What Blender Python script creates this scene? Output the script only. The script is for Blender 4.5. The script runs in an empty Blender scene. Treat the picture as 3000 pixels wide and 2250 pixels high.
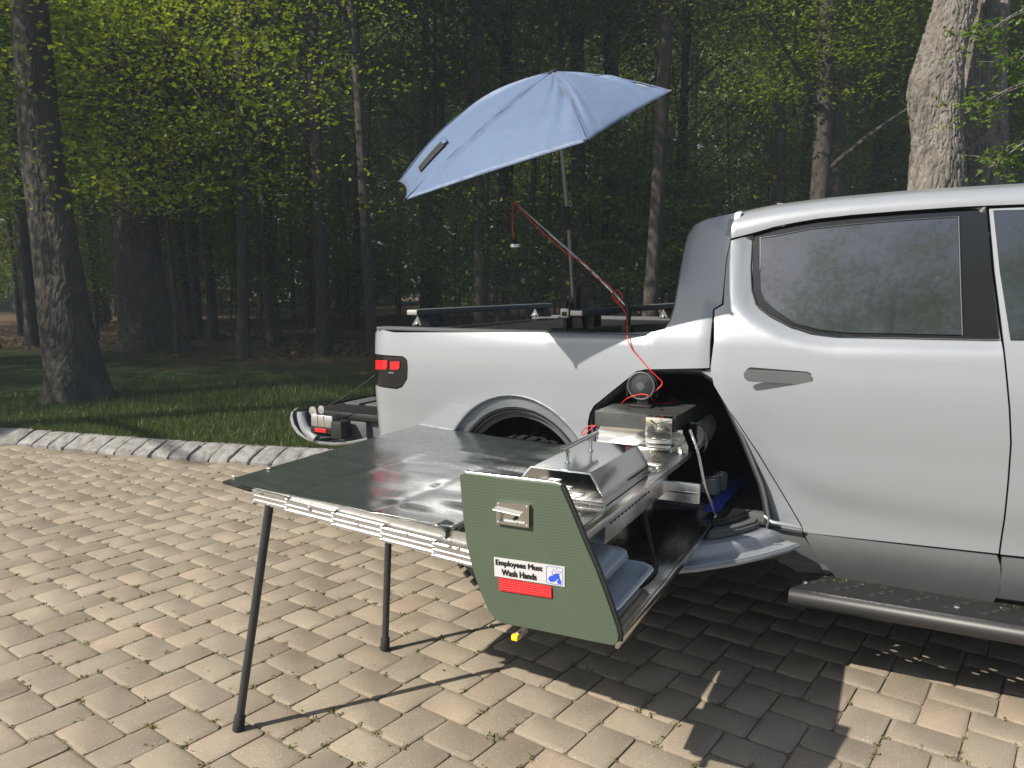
import bpy, bmesh, math, random
import numpy as np
from mathutils import Vector, Matrix
from mathutils.geometry import delaunay_2d_cdt
random.seed(7); np.random.seed(7)
SC = bpy.context.scene
COL = SC.collection
# ---------------------------------------------------------------- camera, sky, sun, exposure
F = 2250.0; PCX, PCY = 1500.0, 1125.0
PITCH = math.atan(285.0/F); TH = math.atan(1147.0/math.hypot(F, 285.0))
CAM = Vector((0.0, -3.2, 1.6))
FH = Vector((-math.sin(TH), math.cos(TH), 0)); RT = Vector((math.cos(TH), math.sin(TH), 0)); UP0 = Vector((0, 0, 1))
FW = FH*math.cos(PITCH) - UP0*math.sin(PITCH); UPV = UP0*math.cos(PITCH) + FH*math.sin(PITCH)
cam = bpy.data.cameras.new('camera'); camo = bpy.data.objects.new('camera', cam); COL.objects.link(camo)
m3 = Matrix((RT, UPV, -FW)).transposed()
camo.matrix_world = Matrix.Translation(CAM) @ m3.to_4x4()
cam.sensor_width = 36.0; cam.lens = F/3000.0*36.0; cam.clip_end = 2000; cam.clip_start = 0.05
SC.camera = camo
SD = Vector((.66, .96, -1.0)).normalized()          # direction the sunlight travels
world = bpy.data.worlds.new('World'); SC.world = world; world.use_nodes = True
wn = world.node_tree.nodes; wl = world.node_tree.links
sky = wn.new('ShaderNodeTexSky'); sky.sky_type = 'NISHITA'; sky.sun_disc = False
sky.sun_elevation = math.radians(40.6); sky.sun_rotation = math.radians(214.5); sky.air_density = 1.0; sky.dust_density = 1.5
wl.new(sky.outputs[0], wn['Background'].inputs[0]); wn['Background'].inputs[1].default_value = 0.085
sl = bpy.data.lights.new('sun', 'SUN'); sl.energy = 5.0; sl.angle = math.radians(0.5); sl.color = (1.0, .93, .82)
so = bpy.data.objects.new('sun', sl); COL.objects.link(so); so.rotation_euler = SD.to_track_quat('-Z', 'Y').to_euler(); so.location = (-8, -12, 15)
SC.view_settings.view_transform = 'Standard'; SC.view_settings.look = 'None'
SC.view_settings.exposure = 0.76; SC.view_settings.gamma = 1.0; SC.view_settings.use_curve_mapping = False
SC.render.engine = 'CYCLES'
SC.cycles.caustics_reflective = False; SC.cycles.caustics_refractive = False; SC.cycles.max_bounces = 8; SC.cycles.transparent_max_bounces = 12

# ---------------------------------------------------------------- measuring helpers (survey points of the place)
def ray(px, py): return FW + RT*((px-PCX)/F) - UPV*((py-PCY)/F)
def onY(px, py, Y=0.0):
    d = ray(px, py); return CAM + d*((Y-CAM.y)/d.y)
def onZ(px, py, Z=0.0):
    d = ray(px, py); return CAM + d*((Z-CAM.z)/d.z)

# ---------------------------------------------------------------- materials
MATS = {}
def mat(name, col, rough=.5, metal=0.0, var=0.0, vscale=8.0, col2=None, bump=0.0, bscale=60.0, coat=0.0, spec=.5, aniso=None, trans=0.0, alpha=1.0, rvar=0.0, sheen=0.0):
    m = bpy.data.materials.new(name); m.use_nodes = True
    n = m.node_tree.nodes; l = m.node_tree.links; b = n['Principled BSDF']
    b.inputs['Base Color'].default_value = (*col, 1); b.inputs['Roughness'].default_value = rough
    b.inputs['Metallic'].default_value = metal; b.inputs['Coat Weight'].default_value = coat; b.inputs['Coat Roughness'].default_value = .08
    b.inputs['Specular IOR Level'].default_value = spec
    b.inputs['Transmission Weight'].default_value = trans; b.inputs['Alpha'].default_value = alpha
    if sheen: b.inputs['Sheen Weight'].default_value = sheen
    tc = n.new('ShaderNodeTexCoord')
    mp = n.new('ShaderNodeMapping'); l.new(tc.outputs['Object'], mp.inputs[0])
    if aniso: mp.inputs['Scale'].default_value = aniso
    if var > 0 or col2:
        t = n.new('ShaderNodeTexNoise'); t.inputs['Scale'].default_value = vscale; t.inputs['Detail'].default_value = 6; t.inputs['Roughness'].default_value = .65
        l.new(mp.outputs[0], t.inputs['Vector'])
        r = n.new('ShaderNodeValToRGB'); l.new(t.outputs['Fac'], r.inputs[0])
        c2 = col2 if col2 else tuple(max(0, c*(1-var)) for c in col); c1 = col if col2 else tuple(min(1, c*(1+var)) for c in col)
        r.color_ramp.elements[0].position = .34; r.color_ramp.elements[1].position = .66
        r.color_ramp.elements[0].color = (*c2, 1); r.color_ramp.elements[1].color = (*c1, 1)
        l.new(r.outputs[0], b.inputs['Base Color'])
    if rvar > 0:
        t3 = n.new('ShaderNodeTexNoise'); t3.inputs['Scale'].default_value = 5; t3.inputs['Detail'].default_value = 5; l.new(mp.outputs[0], t3.inputs['Vector'])
        mr = n.new('ShaderNodeMapRange'); mr.inputs['To Min'].default_value = max(.02, rough-rvar); mr.inputs['To Max'].default_value = rough+rvar
        mr.inputs['From Min'].default_value = .3; mr.inputs['From Max'].default_value = .7
        l.new(t3.outputs['Fac'], mr.inputs['Value']); l.new(mr.outputs[0], b.inputs['Roughness'])
    if bump > 0:
        t2 = n.new('ShaderNodeTexNoise'); t2.inputs['Scale'].default_value = bscale; t2.inputs['Detail'].default_value = 4; l.new(mp.outputs[0], t2.inputs['Vector'])
        bp = n.new('ShaderNodeBump'); bp.inputs['Strength'].default_value = bump; bp.inputs['Distance'].default_value = .01
        l.new(t2.outputs['Fac'], bp.inputs['Height']); l.new(bp.outputs[0], b.inputs['Normal'])
    MATS[name] = m
    return m
paint = mat('silver_paint', (.285, .303, .330), .34, .22, var=.02, vscale=900, coat=.5, rvar=.02)
clad = mat('grey_cladding', (.082, .085, .09), .68, 0, var=.08, vscale=3, bump=.06, bscale=500)
blackp = mat('black_plastic', (.012, .012, .013), .5, 0, var=.2, bump=.03, bscale=300)
gloss = mat('gloss_black', (.006, .006, .007), .12, 0, coat=.6)
rubber = mat('rubber', (.012, .012, .012), .75, 0, bump=.06, bscale=200)
glassm = mat('tinted_glass', (.010, .012, .016), .03, 0, spec=1.0, coat=1.0)
glassm.node_tree.nodes['Principled BSDF'].inputs['Coat IOR'].default_value = 2.0
fanm = mat('fan_grey', (.07, .075, .085), .5)
mould = mat('moulding_grey', (.055, .056, .06), .4)
stepm = mat('textured_black_step', (.022, .022, .023), .42, 0, var=.15, vscale=300, bump=.08, bscale=700)
inner = mat('dark_lining', (.010, .0105, .0115), .85, 0, var=.3, vscale=10)
redl = mat('red_lens', (.55, .01, .015), .15, 0, coat=.8)
steel = mat('brushed_steel', (.62, .61, .59), .2, 1.0, var=.08, vscale=14, aniso=(30, 1.5, 30), bump=.03, bscale=30, rvar=.09)
polish = mat('polished_steel', (.66, .65, .62), .13, 1.0, var=.05, vscale=5, bump=.02, bscale=14, rvar=.06)
mirror = mat('mirror_steel', (.50, .50, .50), .09, 1.0, var=.04, vscale=6, rvar=.03)
alu = mat('aluminium', (.72, .73, .75), .3, 1.0, var=.05, vscale=12, bump=.02, bscale=60, rvar=.07)
alud = mat('dull_aluminium', (.45, .44, .42), .45, .9, var=.1, vscale=12)
legm = mat('charcoal_leg_paint', (.045, .047, .05), .42, .3, var=.15, vscale=12, bump=.02, bscale=200)
redw = mat('red_wire', (.62, .03, .015), .4)
bluem = mat('blue_strip', (.03, .06, .42), .5, 0, var=.1)
white = mat('white_plastic', (.55, .56, .57), .4, 0, var=.04)
greyp = mat('grey_plastic', (.25, .26, .28), .5, 0, var=.05)
paperm = mat('paper_towel', (.75, .76, .78), .9, 0, bump=.08, bscale=160)
slate = mat('dark_slate', (.05, .052, .05), .5, 0, var=.35, vscale=5, bump=.04, bscale=80, rvar=.12)
signm = mat('silver_sign', (.60, .60, .61), .32, .25, aniso=(2, 2, 90), var=.06, vscale=12)
inkm = mat('black_ink', (.01, .01, .01), .5)
blueink = mat('blue_ink', (.02, .07, .55), .5)
yellowp = mat('yellow_plastic', (.8, .55, .03), .4)
olive = mat('olive_board', (.066, .088, .060), .42, 0, var=.05, vscale=3, rvar=.06)
# horizontal ribs of the corrugated board
def ribs(m, scale, strength, axis=2):
    n = m.node_tree.nodes; l = m.node_tree.links; b = n['Principled BSDF']
    tc = n.new('ShaderNodeTexCoord'); s = n.new('ShaderNodeSeparateXYZ'); l.new(tc.outputs['Object'], s.inputs[0])
    mu = n.new('ShaderNodeMath'); mu.operation = 'MULTIPLY'; mu.inputs[1].default_value = scale; l.new(s.outputs[axis], mu.inputs[0])
    si = n.new('ShaderNodeMath'); si.operation = 'SINE'; l.new(mu.outputs[0], si.inputs[0])
    bp = n.new('ShaderNodeBump'); bp.inputs['Strength'].default_value = strength; bp.inputs['Distance'].default_value = .0012
    l.new(si.outputs[0], bp.inputs['Height']); l.new(bp.outputs[0], b.inputs['Normal'])
ribs(olive, 2*math.pi/.0085, .09)
vinyl = mat('green_vinyl', (.050, .060, .059), .26, 0, var=.1, vscale=4, coat=1.0, rvar=.08, spec=.9)
vinyl.node_tree.nodes['Principled BSDF'].inputs['Coat Roughness'].default_value = .14; vinyl.node_tree.nodes['Principled BSDF'].inputs['Coat IOR'].default_value = 1.75
def creases(m, strength, aniso, sc=2.2, dist=.02):
    n = m.node_tree.nodes; l = m.node_tree.links; b = n['Principled BSDF']
    tc = n.new('ShaderNodeTexCoord'); mp = n.new('ShaderNodeMapping'); mp.inputs['Scale'].default_value = aniso; l.new(tc.outputs['Object'], mp.inputs[0])
    t = n.new('ShaderNodeTexNoise'); t.inputs['Scale'].default_value = sc; t.inputs['Detail'].default_value = 3; t.inputs['Distortion'].default_value = .8; l.new(mp.outputs[0], t.inputs['Vector'])
    bp = n.new('ShaderNodeBump'); bp.inputs['Strength'].default_value = strength; bp.inputs['Distance'].default_value = dist
    l.new(t.outputs['Fac'], bp.inputs['Height']); l.new(bp.outputs[0], b.inputs['Normal'])
creases(vinyl, .5, (1.2, 4, 1), 2.0, .02)
canopy_m = mat('blue_canopy', (.095, .140, .235), .5, 0, var=.05, vscale=3, sheen=.15, spec=.3)
creases(canopy_m, .45, (1, 1, 1), 7.0, .02)
meshm = mat('black_mesh', (.012, .014, .018), .8)
polem = mat('pole_grey', (.22, .23, .24), .35, .8)
bark = mat('bark', (.20, .18, .155), .9, 0, col2=(.06, .052, .045), vscale=9, aniso=(1, 1, .28), bump=1.0, bscale=16)
MATS['bark'].node_tree.nodes['Bump'].inputs['Distance'].default_value = .05
darkbark = mat('dark_bark', (.060, .050, .040), .9, 0, col2=(.020, .017, .014), vscale=8, aniso=(1, 1, .3), bump=.9, bscale=12)
MATS['dark_bark'].node_tree.nodes['Bump'].inputs['Distance'].default_value = .05
granite = mat('granite', (.27, .26, .245), .8, 0, col2=(.12, .115, .11), vscale=14, bump=.5, bscale=30)
soil = mat('leaf_litter_soil', (.075, .05, .032), .95, 0, col2=(.028, .022, .014), vscale=7, bump=.6, bscale=30)
lawnm = mat('lawn_soil', (.035, .055, .014), .95, 0, col2=(.02, .03, .008), vscale=5, bump=.8, bscale=90)
asph = mat('asphalt', (.16, .16, .165), .9)
sand = mat('joint_sand', (.22, .18, .13), .95, 0, col2=(.12, .10, .065), vscale=20, bump=.4, bscale=80)
def leafmat(name, c1, c2, tr):
    m = bpy.data.materials.new(name); m.use_nodes = True; n = m.node_tree.nodes; l = m.node_tree.links
    n.remove(n['Principled BSDF'])
    d = n.new('ShaderNodeBsdfPrincipled'); d.inputs['Roughness'].default_value = .45; d.inputs['Specular IOR Level'].default_value = .35
    t = n.new('ShaderNodeBsdfTranslucent'); mx = n.new('ShaderNodeMixShader'); mx.inputs[0].default_value = .38
    a = n.new('ShaderNodeAttribute'); a.attribute_name = 'rnd'
    oi = n.new('ShaderNodeObjectInfo')
    ad = n.new('ShaderNodeMath'); ad.operation = 'MULTIPLY_ADD'; ad.inputs[1].default_value = .35; l.new(oi.outputs['Random'], ad.inputs[0]); 
    sc_ = n.new('ShaderNodeMath'); sc_.operation = 'MULTIPLY'; sc_.inputs[1].default_value = .65; l.new(a.outputs['Fac'], sc_.inputs[0]); l.new(sc_.outputs[0], ad.inputs[2])
    r = n.new('ShaderNodeValToRGB'); r.color_ramp.elements[0].color = (*c1, 1); r.color_ramp.elements[1].color = (*c2, 1); l.new(ad.outputs[0], r.inputs[0])
    l.new(r.outputs[0], d.inputs['Base Color'])
    g = n.new('ShaderNodeMix'); g.data_type = 'RGBA'; g.blend_type = 'MULTIPLY'; g.inputs[0].default_value = 1
    l.new(r.outputs[0], g.inputs[6]); g.inputs[7].default_value = (*tr, 1); l.new(g.outputs[2], t.inputs[0])
    l.new(d.outputs[0], mx.inputs[1]); l.new(t.outputs[0], mx.inputs[2]); l.new(mx.outputs[0], n['Material Output'].inputs[0])
    return m
leaf_m = leafmat('leaf', (.03, .065, .009), (.19, .27, .035), (2.2, 1.9, .5))
leaf_b = leafmat('bright_leaf', (.04, .10, .012), (.14, .22, .03), (1.7, 1.5, .5))
leaf_c = leafmat('sunlit_maple_leaf', (.05, .10, .012), (.31, .42, .045), (2.1, 1.7, .45))  # lighter copy of the leaf colour, puts sunlight into the shaded left sprays
grass_m = leafmat('grass_blade', (.022, .045, .010), (.10, .125, .035), (1.3, 1.3, .5))
weed_m = leafmat('weed', (.09, .12, .03), (.30, .26, .13), (1.2, 1.2, .5))
dead_m = leafmat('dead_leaf', (.10, .06, .03), (.33, .22, .12), (1, .9, .7))
# pavers: per-piece tone + aggregate speckle
def pavermat():
    m = bpy.data.materials.new('concrete_paver'); m.use_nodes = True; n = m.node_tree.nodes; l = m.node_tree.links; b = n['Principled BSDF']
    b.inputs['Roughness'].default_value = .88; b.inputs['Specular IOR Level'].default_value = .25
    a = n.new('ShaderNodeAttribute'); a.attribute_name = 'rnd'; oi = n.new('ShaderNodeObjectInfo')
    ad = n.new('ShaderNodeMath'); ad.operation = 'ADD'; l.new(a.outputs['Fac'], ad.inputs[0]); l.new(oi.outputs['Random'], ad.inputs[1])
    fr = n.new('ShaderNodeMath'); fr.operation = 'FRACT'; l.new(ad.outputs[0], fr.inputs[0])
    r = n.new('ShaderNodeValToRGB'); e = r.color_ramp.elements
    e[0].color = (.250, .205, .156, 1); e[1].color = (.305, .245, .185, 1)
    for p_, c_ in ((.3, (.275, .232, .176)), (.55, (.258, .218, .168)), (.8, (.292, .248, .19))):
        x = e.new(p_); x.color = (*c_, 1)
    l.new(fr.outputs[0], r.inputs[0])
    g = n.new('ShaderNodeNewGeometry')
    t = n.new('ShaderNodeTexNoise'); t.inputs['Scale'].default_value = 3; t.inputs['Detail'].default_value = 8; l.new(g.outputs['Position'], t.inputs['Vector'])
    t2 = n.new('ShaderNodeTexNoise'); t2.inputs['Scale'].default_value = 260; t2.inputs['Detail'].default_value = 3; l.new(g.outputs['Position'], t2.inputs['Vector'])
    v = n.new('ShaderNodeTexVoronoi'); v.inputs['Scale'].default_value = 90; l.new(g.outputs['Position'], v.inputs['Vector'])
    vr = n.new('ShaderNodeValToRGB'); vr.color_ramp.elements[0].position = .10; vr.color_ramp.elements[0].color = (1, 1, 1, 1); vr.color_ramp.elements[1].position = .2; vr.color_ramp.elements[1].color = (0, 0, 0, 1); l.new(v.outputs['Distance'], vr.inputs[0])
    sp = n.new('ShaderNodeMath'); sp.operation = 'GREATER_THAN'; sp.inputs[1].default_value = .72
    sx = n.new('ShaderNodeSeparateColor'); l.new(v.outputs['Color'], sx.inputs[0]); l.new(sx.outputs[0], sp.inputs[0])
    spm = n.new('ShaderNodeMath'); spm.operation = 'MULTIPLY'; l.new(vr.outputs[0], spm.inputs[0]); l.new(sp.outputs[0], spm.inputs[1])
    mr = n.new('ShaderNodeMapRange'); mr.inputs['From Min'].default_value = .3; mr.inputs['From Max'].default_value = .7; mr.inputs['To Min'].default_value = .82; mr.inputs['To Max'].default_value = 1.14; l.new(t.outputs['Fac'], mr.inputs['Value'])
    mr2 = n.new('ShaderNodeMapRange'); mr2.inputs['From Min'].default_value = .3; mr2.inputs['From Max'].default_value = .7; mr2.inputs['To Min'].default_value = .78; mr2.inputs['To Max'].default_value = 1.2; l.new(t2.outputs['Fac'], mr2.inputs['Value'])
    mm = n.new('ShaderNodeMath'); mm.operation = 'MULTIPLY'; l.new(mr.outputs[0], mm.inputs[0]); l.new(mr2.outputs[0], mm.inputs[1])
    mx = n.new('ShaderNodeMix'); mx.data_type = 'RGBA'; mx.blend_type = 'MULTIPLY'; mx.inputs[0].default_value = 1; l.new(r.outputs[0], mx.inputs[6]); l.new(mm.outputs[0], mx.inputs[7])
    m2 = n.new('ShaderNodeMix'); m2.data_type = 'RGBA'; l.new(spm.outputs[0], m2.inputs[0]); l.new(mx.outputs[2], m2.inputs[6]); m2.inputs[7].default_value = (.55, .52, .45, 1)
    l.new(m2.outputs[2], b.inputs['Base Color'])
    bp = n.new('ShaderNodeBump'); bp.inputs['Strength'].default_value = .5; bp.inputs['Distance'].default_value = .004; l.new(t2.outputs['Fac'], bp.inputs['Height']); l.new(bp.outputs[0], b.inputs['Normal'])
    return m
paver_m = pavermat()

# ---------------------------------------------------------------- object helpers
def tag(o, label=None, cat=None, group=None, kind=None):
    if label: o['label'] = label
    if cat: o['category'] = cat
    if group: o['group'] = group
    if kind: o['kind'] = kind
    return o
def thing(name, label, cat, loc=(0, 0, 0), group=None):
    o = bpy.data.objects.new(name, None); COL.objects.link(o); o.location = loc; o.empty_display_size = .1
    return tag(o, label, cat, group)
def link(name, me, m, parent=None):
    o = bpy.data.objects.new(name, me); COL.objects.link(o)
    if m is not None and len(me.materials) == 0: me.materials.append(m)
    if parent is not None:
        o.parent = parent
        w = parent.location.copy()
        if parent.parent is not None: w = Vector((0, 0, 0))     # parts sit at their thing's origin offset
        o.location = -w if parent.parent is None else Vector((0, 0, 0))
    return o
def obj(name, bm, m, parent=None, smooth=40):
    me = bpy.data.meshes.new(name); bm.normal_update(); bm.to_mesh(me); bm.free()
    if smooth:
        me.shade_smooth(); me.set_sharp_from_angle(angle=math.radians(smooth))
    return link(name, me, m, parent)
def box(bm, a, b, bev=0.0, rot=None, at=None):
    a = Vector(a); b = Vector(b); c = (a+b)/2; s = b-a
    r = bmesh.ops.create_cube(bm, size=1.0); vs = r['verts']
    for v in vs: v.co = Vector((v.co.x*s.x, v.co.y*s.y, v.co.z*s.z))
    if bev > 0:
        es = list({e for v in vs for e in v.link_edges})
        rr = bmesh.ops.bevel(bm, geom=es, offset=bev, segments=2, affect='EDGES', profile=.6)
        vs = list({v for f in rr['faces'] for v in f.verts} | {v for v in vs if v.is_valid})
    for v in vs:
        if rot is not None: v.co = rot @ v.co
        v.co += c
    return vs
def tube(bm, pts, r, n=10, cap=True, closed=False):
    pts = [Vector(p) for p in pts]; rings = []
    N = len(pts); up = None
    rr = r if isinstance(r, (list, tuple)) else [r]*N
    for i, p in enumerate(pts):
        if closed: t = pts[(i+1) % N]-pts[i-1]
        else: t = pts[min(i+1, N-1)]-pts[max(i-1, 0)]
        t.normalize()
        if up is None: up = t.orthogonal()
        up = (up - t*up.dot(t)); up.normalize()
        s = t.cross(up)
        rings.append([bm.verts.new(p + (up*math.cos(2*math.pi*k/n) + s*math.sin(2*math.pi*k/n))*rr[i]) for k in range(n)])
    for i in range(N if closed else N-1):
        a = rings[i]; b = rings[(i+1) % N]
        for k in range(n): bm.faces.new((a[k], a[(k+1) % n], b[(k+1) % n], b[k]))
    if cap and not closed:
        bm.faces.new(rings[0][::-1]); bm.faces.new(rings[-1])
    return rings
def spline(pts, n=6):
    pts = [Vector(p) for p in pts]; P = [pts[0]]+pts+[pts[-1]]; out = []
    for i in range(1, len(P)-2):
        for k in range(n):
            t = k/n; a, b, c, d = P[i-1], P[i], P[i+1], P[i+2]
            out.append(.5*((2*b)+(c-a)*t+(2*a-5*b+4*c-d)*t*t+(3*b-a-3*c+d)*t**3))
    out.append(pts[-1]); return out
def prism(bm, poly, off):
    """poly: list of 3D points, off: vector thickness"""
    off = Vector(off); a = [bm.verts.new(Vector(p)) for p in poly]; b = [bm.verts.new(Vector(p)+off) for p in poly]
    n = len(a); bm.faces.new(a); bm.faces.new(b[::-1])
    for i in range(n): bm.faces.new((a[i], b[i], b[(i+1) % n], a[(i+1) % n]))
    bmesh.ops.recalc_face_normals(bm, faces=bm.faces[:])
def lathe(bm, c, prof, n=24, axis='Z'):
    rings = []
    for r, h in prof:
        ring = []
        for k in range(n):
            a = 2*math.pi*k/n
            p = Vector((r*math.cos(a), r*math.sin(a), h))
            if axis == 'Y': p = Vector((p.x, h, p.y))
            if axis == 'X': p = Vector((h, p.x, p.y))
            ring.append(bm.verts.new(Vector(c)+p))
        rings.append(ring)
    for a, b in zip(rings, rings[1:]):
        for k in range(n): bm.faces.new((a[k], a[(k+1) % n], b[(k+1) % n], b[k]))
    bm.faces.new(rings[0][::-1]); bm.faces.new(rings[-1])
    bmesh.ops.recalc_face_normals(bm, faces=bm.faces[:])
def sstep(x, a=0.0, b=1.0):
    t = min(1, max(0, (x-a)/(b-a))); return t*t*(3-2*t)
def segd(px, pz, poly, closed=True):
    d = 1e9; n = len(poly)
    for i in range(n if closed else n-1):
        x1, z1 = poly[i]; x2, z2 = poly[(i+1) % n]
        vx, vz = x2-x1, z2-z1; L = vx*vx+vz*vz
        t = 0 if L == 0 else max(0, min(1, ((px-x1)*vx+(pz-z1)*vz)/L))
        d = min(d, math.hypot(px-x1-vx*t, pz-z1-vz*t))
    return d
def inside(px, pz, poly):
    c = False; n = len(poly); j = n-1
    for i in range(n):
        xi, zi = poly[i]; xj, zj = poly[j]
        if (zi > pz) != (zj > pz) and px < (xj-xi)*(pz-zi)/(zj-zi)+xi: c = not c
        j = i
    return c
def resample(poly, step):
    out = []
    n = len(poly)
    for i in range(n):
        a = Vector(poly[i]); b = Vector(poly[(i+1) % n]); k = max(1, int((b-a).length/step))
        for j in range(k): out.append(tuple(a+(b-a)*(j/k)))
    return out
def smooth_poly(poly, n=4):
    """closed Catmull-Rom"""
    out = []; N = len(poly)
    for i in range(N):
        a, b, c, d = [Vector(poly[(i+j) % N]) for j in (-1, 0, 1, 2)]
        for k in range(n):
            t = k/n; out.append(tuple(.5*((2*b)+(c-a)*t+(2*a-5*b+4*c-d)*t*t+(3*b-a-3*c+d)*t**3)))
    return out
def sheet(name, outline, fy, m, parent=None, step=.04, rim=.02, holes=(), smooth=38, lip=.004, extra=()):
    """body panel: outline in (x, z), surface y = fy(x, z); rolled-in rim of real depth"""
    outline = resample(outline, step); hs = [resample(h, step) for h in holes]
    pts = [Vector(p) for p in outline]; cons = []; n0 = len(outline)
    loops = [list(range(n0))]
    for h in hs:
        s = len(pts); pts += [Vector(p) for p in h]; loops.append(list(range(s, s+len(h))))
    for L in loops:
        for i in range(len(L)): cons.append((L[i], L[(i+1) % len(L)]))
    xs = [p[0] for p in outline]; zs = [p[1] for p in outline]
    x = min(xs); 
    while x < max(xs):
        z = min(zs)
        while z < max(zs):
            if inside(x, z, outline) and not any(inside(x, z, h) for h in hs):
                if segd(x, z, outline) > step*.45 and all(segd(x, z, h) > step*.45 for h in hs): pts.append(Vector((x, z)))
            z += step
        x += step
    pts += [Vector(p) for p in extra if inside(p[0], p[1], outline) and segd(p[0], p[1], outline) > .004]
    V, E, Fc, ov, oe, of = delaunay_2d_cdt(pts, cons, [], 1 if not holes else 1, 1e-6)
    bm = bmesh.new(); vs = [bm.verts.new((p[0], fy(p[0], p[1]), p[1])) for p in V]
    for f in Fc:
        cx = sum(V[i][0] for i in f)/3; cz = sum(V[i][1] for i in f)/3
        if not inside(cx, cz, outline) or any(inside(cx, cz, h) for h in hs): continue
        try: bm.faces.new([vs[i] for i in f])
        except ValueError: pass
    for f in bm.faces:
        f.normal_update()
        if f.normal.y > 0: f.normal_flip()
    for v in list(bm.verts):
        if not v.link_faces: bm.verts.remove(v)
    if rim:
        be = [e for e in bm.edges if len(e.link_faces) == 1]
        r = bmesh.ops.extrude_edge_only(bm, edges=be)
        nv = [g for g in r['geom'] if isinstance(g, bmesh.types.BMVert)]
        for v in nv: v.co.y += lip
        be2 = [g for g in r['geom'] if isinstance(g, bmesh.types.BMEdge)]
        r = bmesh.ops.extrude_edge_only(bm, edges=[e for e in be2 if all(v in set(nv) for v in e.verts)])
        for g in r['geom']:
            if isinstance(g, bmesh.types.BMVert): g.co.y += rim-lip
    return obj(name, bm, m, parent, smooth)
def textobj(name, body, size, mtx, m, parent, bold=.0, xs=1.0, ext=.0004):
    cu = bpy.data.curves.new(name, 'FONT'); cu.body = body; cu.size = size; cu.align_x = 'CENTER'; cu.align_y = 'CENTER'; cu.offset = bold; cu.extrude = ext
    o = bpy.data.objects.new(name, cu); COL.objects.link(o)
    dg = bpy.context.evaluated_depsgraph_get(); me = bpy.data.meshes.new_from_object(o.evaluated_get(dg)); bpy.data.objects.remove(o)
    me.transform(mtx @ Matrix.Diagonal((xs, 1, 1, 1))); me.materials.clear()
    return link(name, me, m, parent)
def wire(name, pts, r, m, parent=None, n=8, sub=6):
    bm = bmesh.new(); tube(bm, spline(pts, sub), r, n); return obj(name, bm, m, parent, 60)

# ================================================================ SETTING
KERB = [(-40, -22), (-24, -12), (-16, -6.2), (-12, -2.2), (-10, .25), (-9, 1.0), (-8.17, 1.33), (-7.32, 1.46), (-6.41, 1.59), (-5.78, 1.70), (-5.14, 1.84), (-4.5, 2.03), (-3.5, 2.4), (-2, 2.95), (0, 3.7), (3, 4.7), (8, 6.2), (20, 9), (40, 12)]
def kerb_y(x, off=0.0):
    for (a, b), (c, d) in zip(KERB, KERB[1:]):
        if a <= x <= c: return b+(d-b)*(x-a)/(c-a)+off
    return (KERB[0][1] if x < KERB[0][0] else KERB[-1][1])+off
def flat(name, poly, z, m, kind='structure'):
    bm = bmesh.new(); bm.faces.new([bm.verts.new((p[0], p[1], z)) for p in poly])
    bmesh.ops.recalc_face_normals(bm, faces=bm.faces[:])
    for f in bm.faces:
        if f.normal.z < 0: f.normal_flip()
    o = obj(name, bm, m, None, 0); tag(o, kind=kind); return o
# woodland ground: grass near the kerb, leaf litter further in
gm = bpy.data.materials.new('woodland_ground'); gm.use_nodes = True
n = gm.node_tree.nodes; l = gm.node_tree.links; b = n['Principled BSDF']; b.inputs['Roughness'].default_value = .95; b.inputs['Specular IOR Level'].default_value = .1
g = n.new('ShaderNodeNewGeometry'); s = n.new('ShaderNodeSeparateXYZ'); l.new(g.outputs['Position'], s.inputs[0])
t = n.new('ShaderNodeTexNoise'); t.inputs['Scale'].default_value = .35; t.inputs['Detail'].default_value = 5; l.new(g.outputs['Position'], t.inputs['Vector'])
ma = n.new('ShaderNodeMath'); ma.operation = 'MULTIPLY_ADD'; ma.inputs[1].default_value = 9; l.new(t.outputs['Fac'], ma.inputs[0]); l.new(s.outputs[1], ma.inputs[2])
mr = n.new('ShaderNodeMapRange'); mr.inputs['From Min'].default_value = 11; mr.inputs['From Max'].default_value = 15; l.new(ma.outputs[0], mr.inputs['Value'])
def ncol(c1, c2, sc_):
    q = n.new('ShaderNodeTexNoise'); q.inputs['Scale'].default_value = sc_; q.inputs['Detail'].default_value = 6; q.inputs['Roughness'].default_value = .7; l.new(g.outputs['Position'], q.inputs['Vector'])
    r = n.new('ShaderNodeValToRGB'); r.color_ramp.elements[0].position = .36; r.color_ramp.elements[1].position = .64; r.color_ramp.elements[0].color = (*c1, 1); r.color_ramp.elements[1].color = (*c2, 1); l.new(q.outputs['Fac'], r.inputs[0]); return r, q
ra, qa = ncol((.022, .034, .010), (.055, .075, .022), 5); rb, qb = ncol((.05, .035, .022), (.19, .135, .085), 6)
mx = n.new('ShaderNodeMix'); mx.data_type = 'RGBA'; l.new(mr.outputs[0], mx.inputs[0]); l.new(ra.outputs[0], mx.inputs[6]); l.new(rb.outputs[0], mx.inputs[7]); l.new(mx.outputs[2], b.inputs['Base Color'])
q3 = n.new('ShaderNodeTexNoise'); q3.inputs['Scale'].default_value = 30; l.new(g.outputs['Position'], q3.inputs['Vector'])
bp = n.new('ShaderNodeBump'); bp.inputs['Strength'].default_value = .9; bp.inputs['Distance'].default_value = .05; l.new(q3.outputs['Fac'], bp.inputs['Height']); l.new(bp.outputs[0], b.inputs['Normal'])
flat('ground', [(-900, -900), (900, -900), (900, 900), (-900, 900)], -.08, gm)
bm = bmesh.new()
kx = [p[0] for p in KERB]; row0 = [bm.verts.new((p[0], p[1]+.2, .105)) for p in KERB]; row1 = [bm.verts.new((p[0]*1.0, p[1]+3.0, .10)) for p in KERB]
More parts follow.
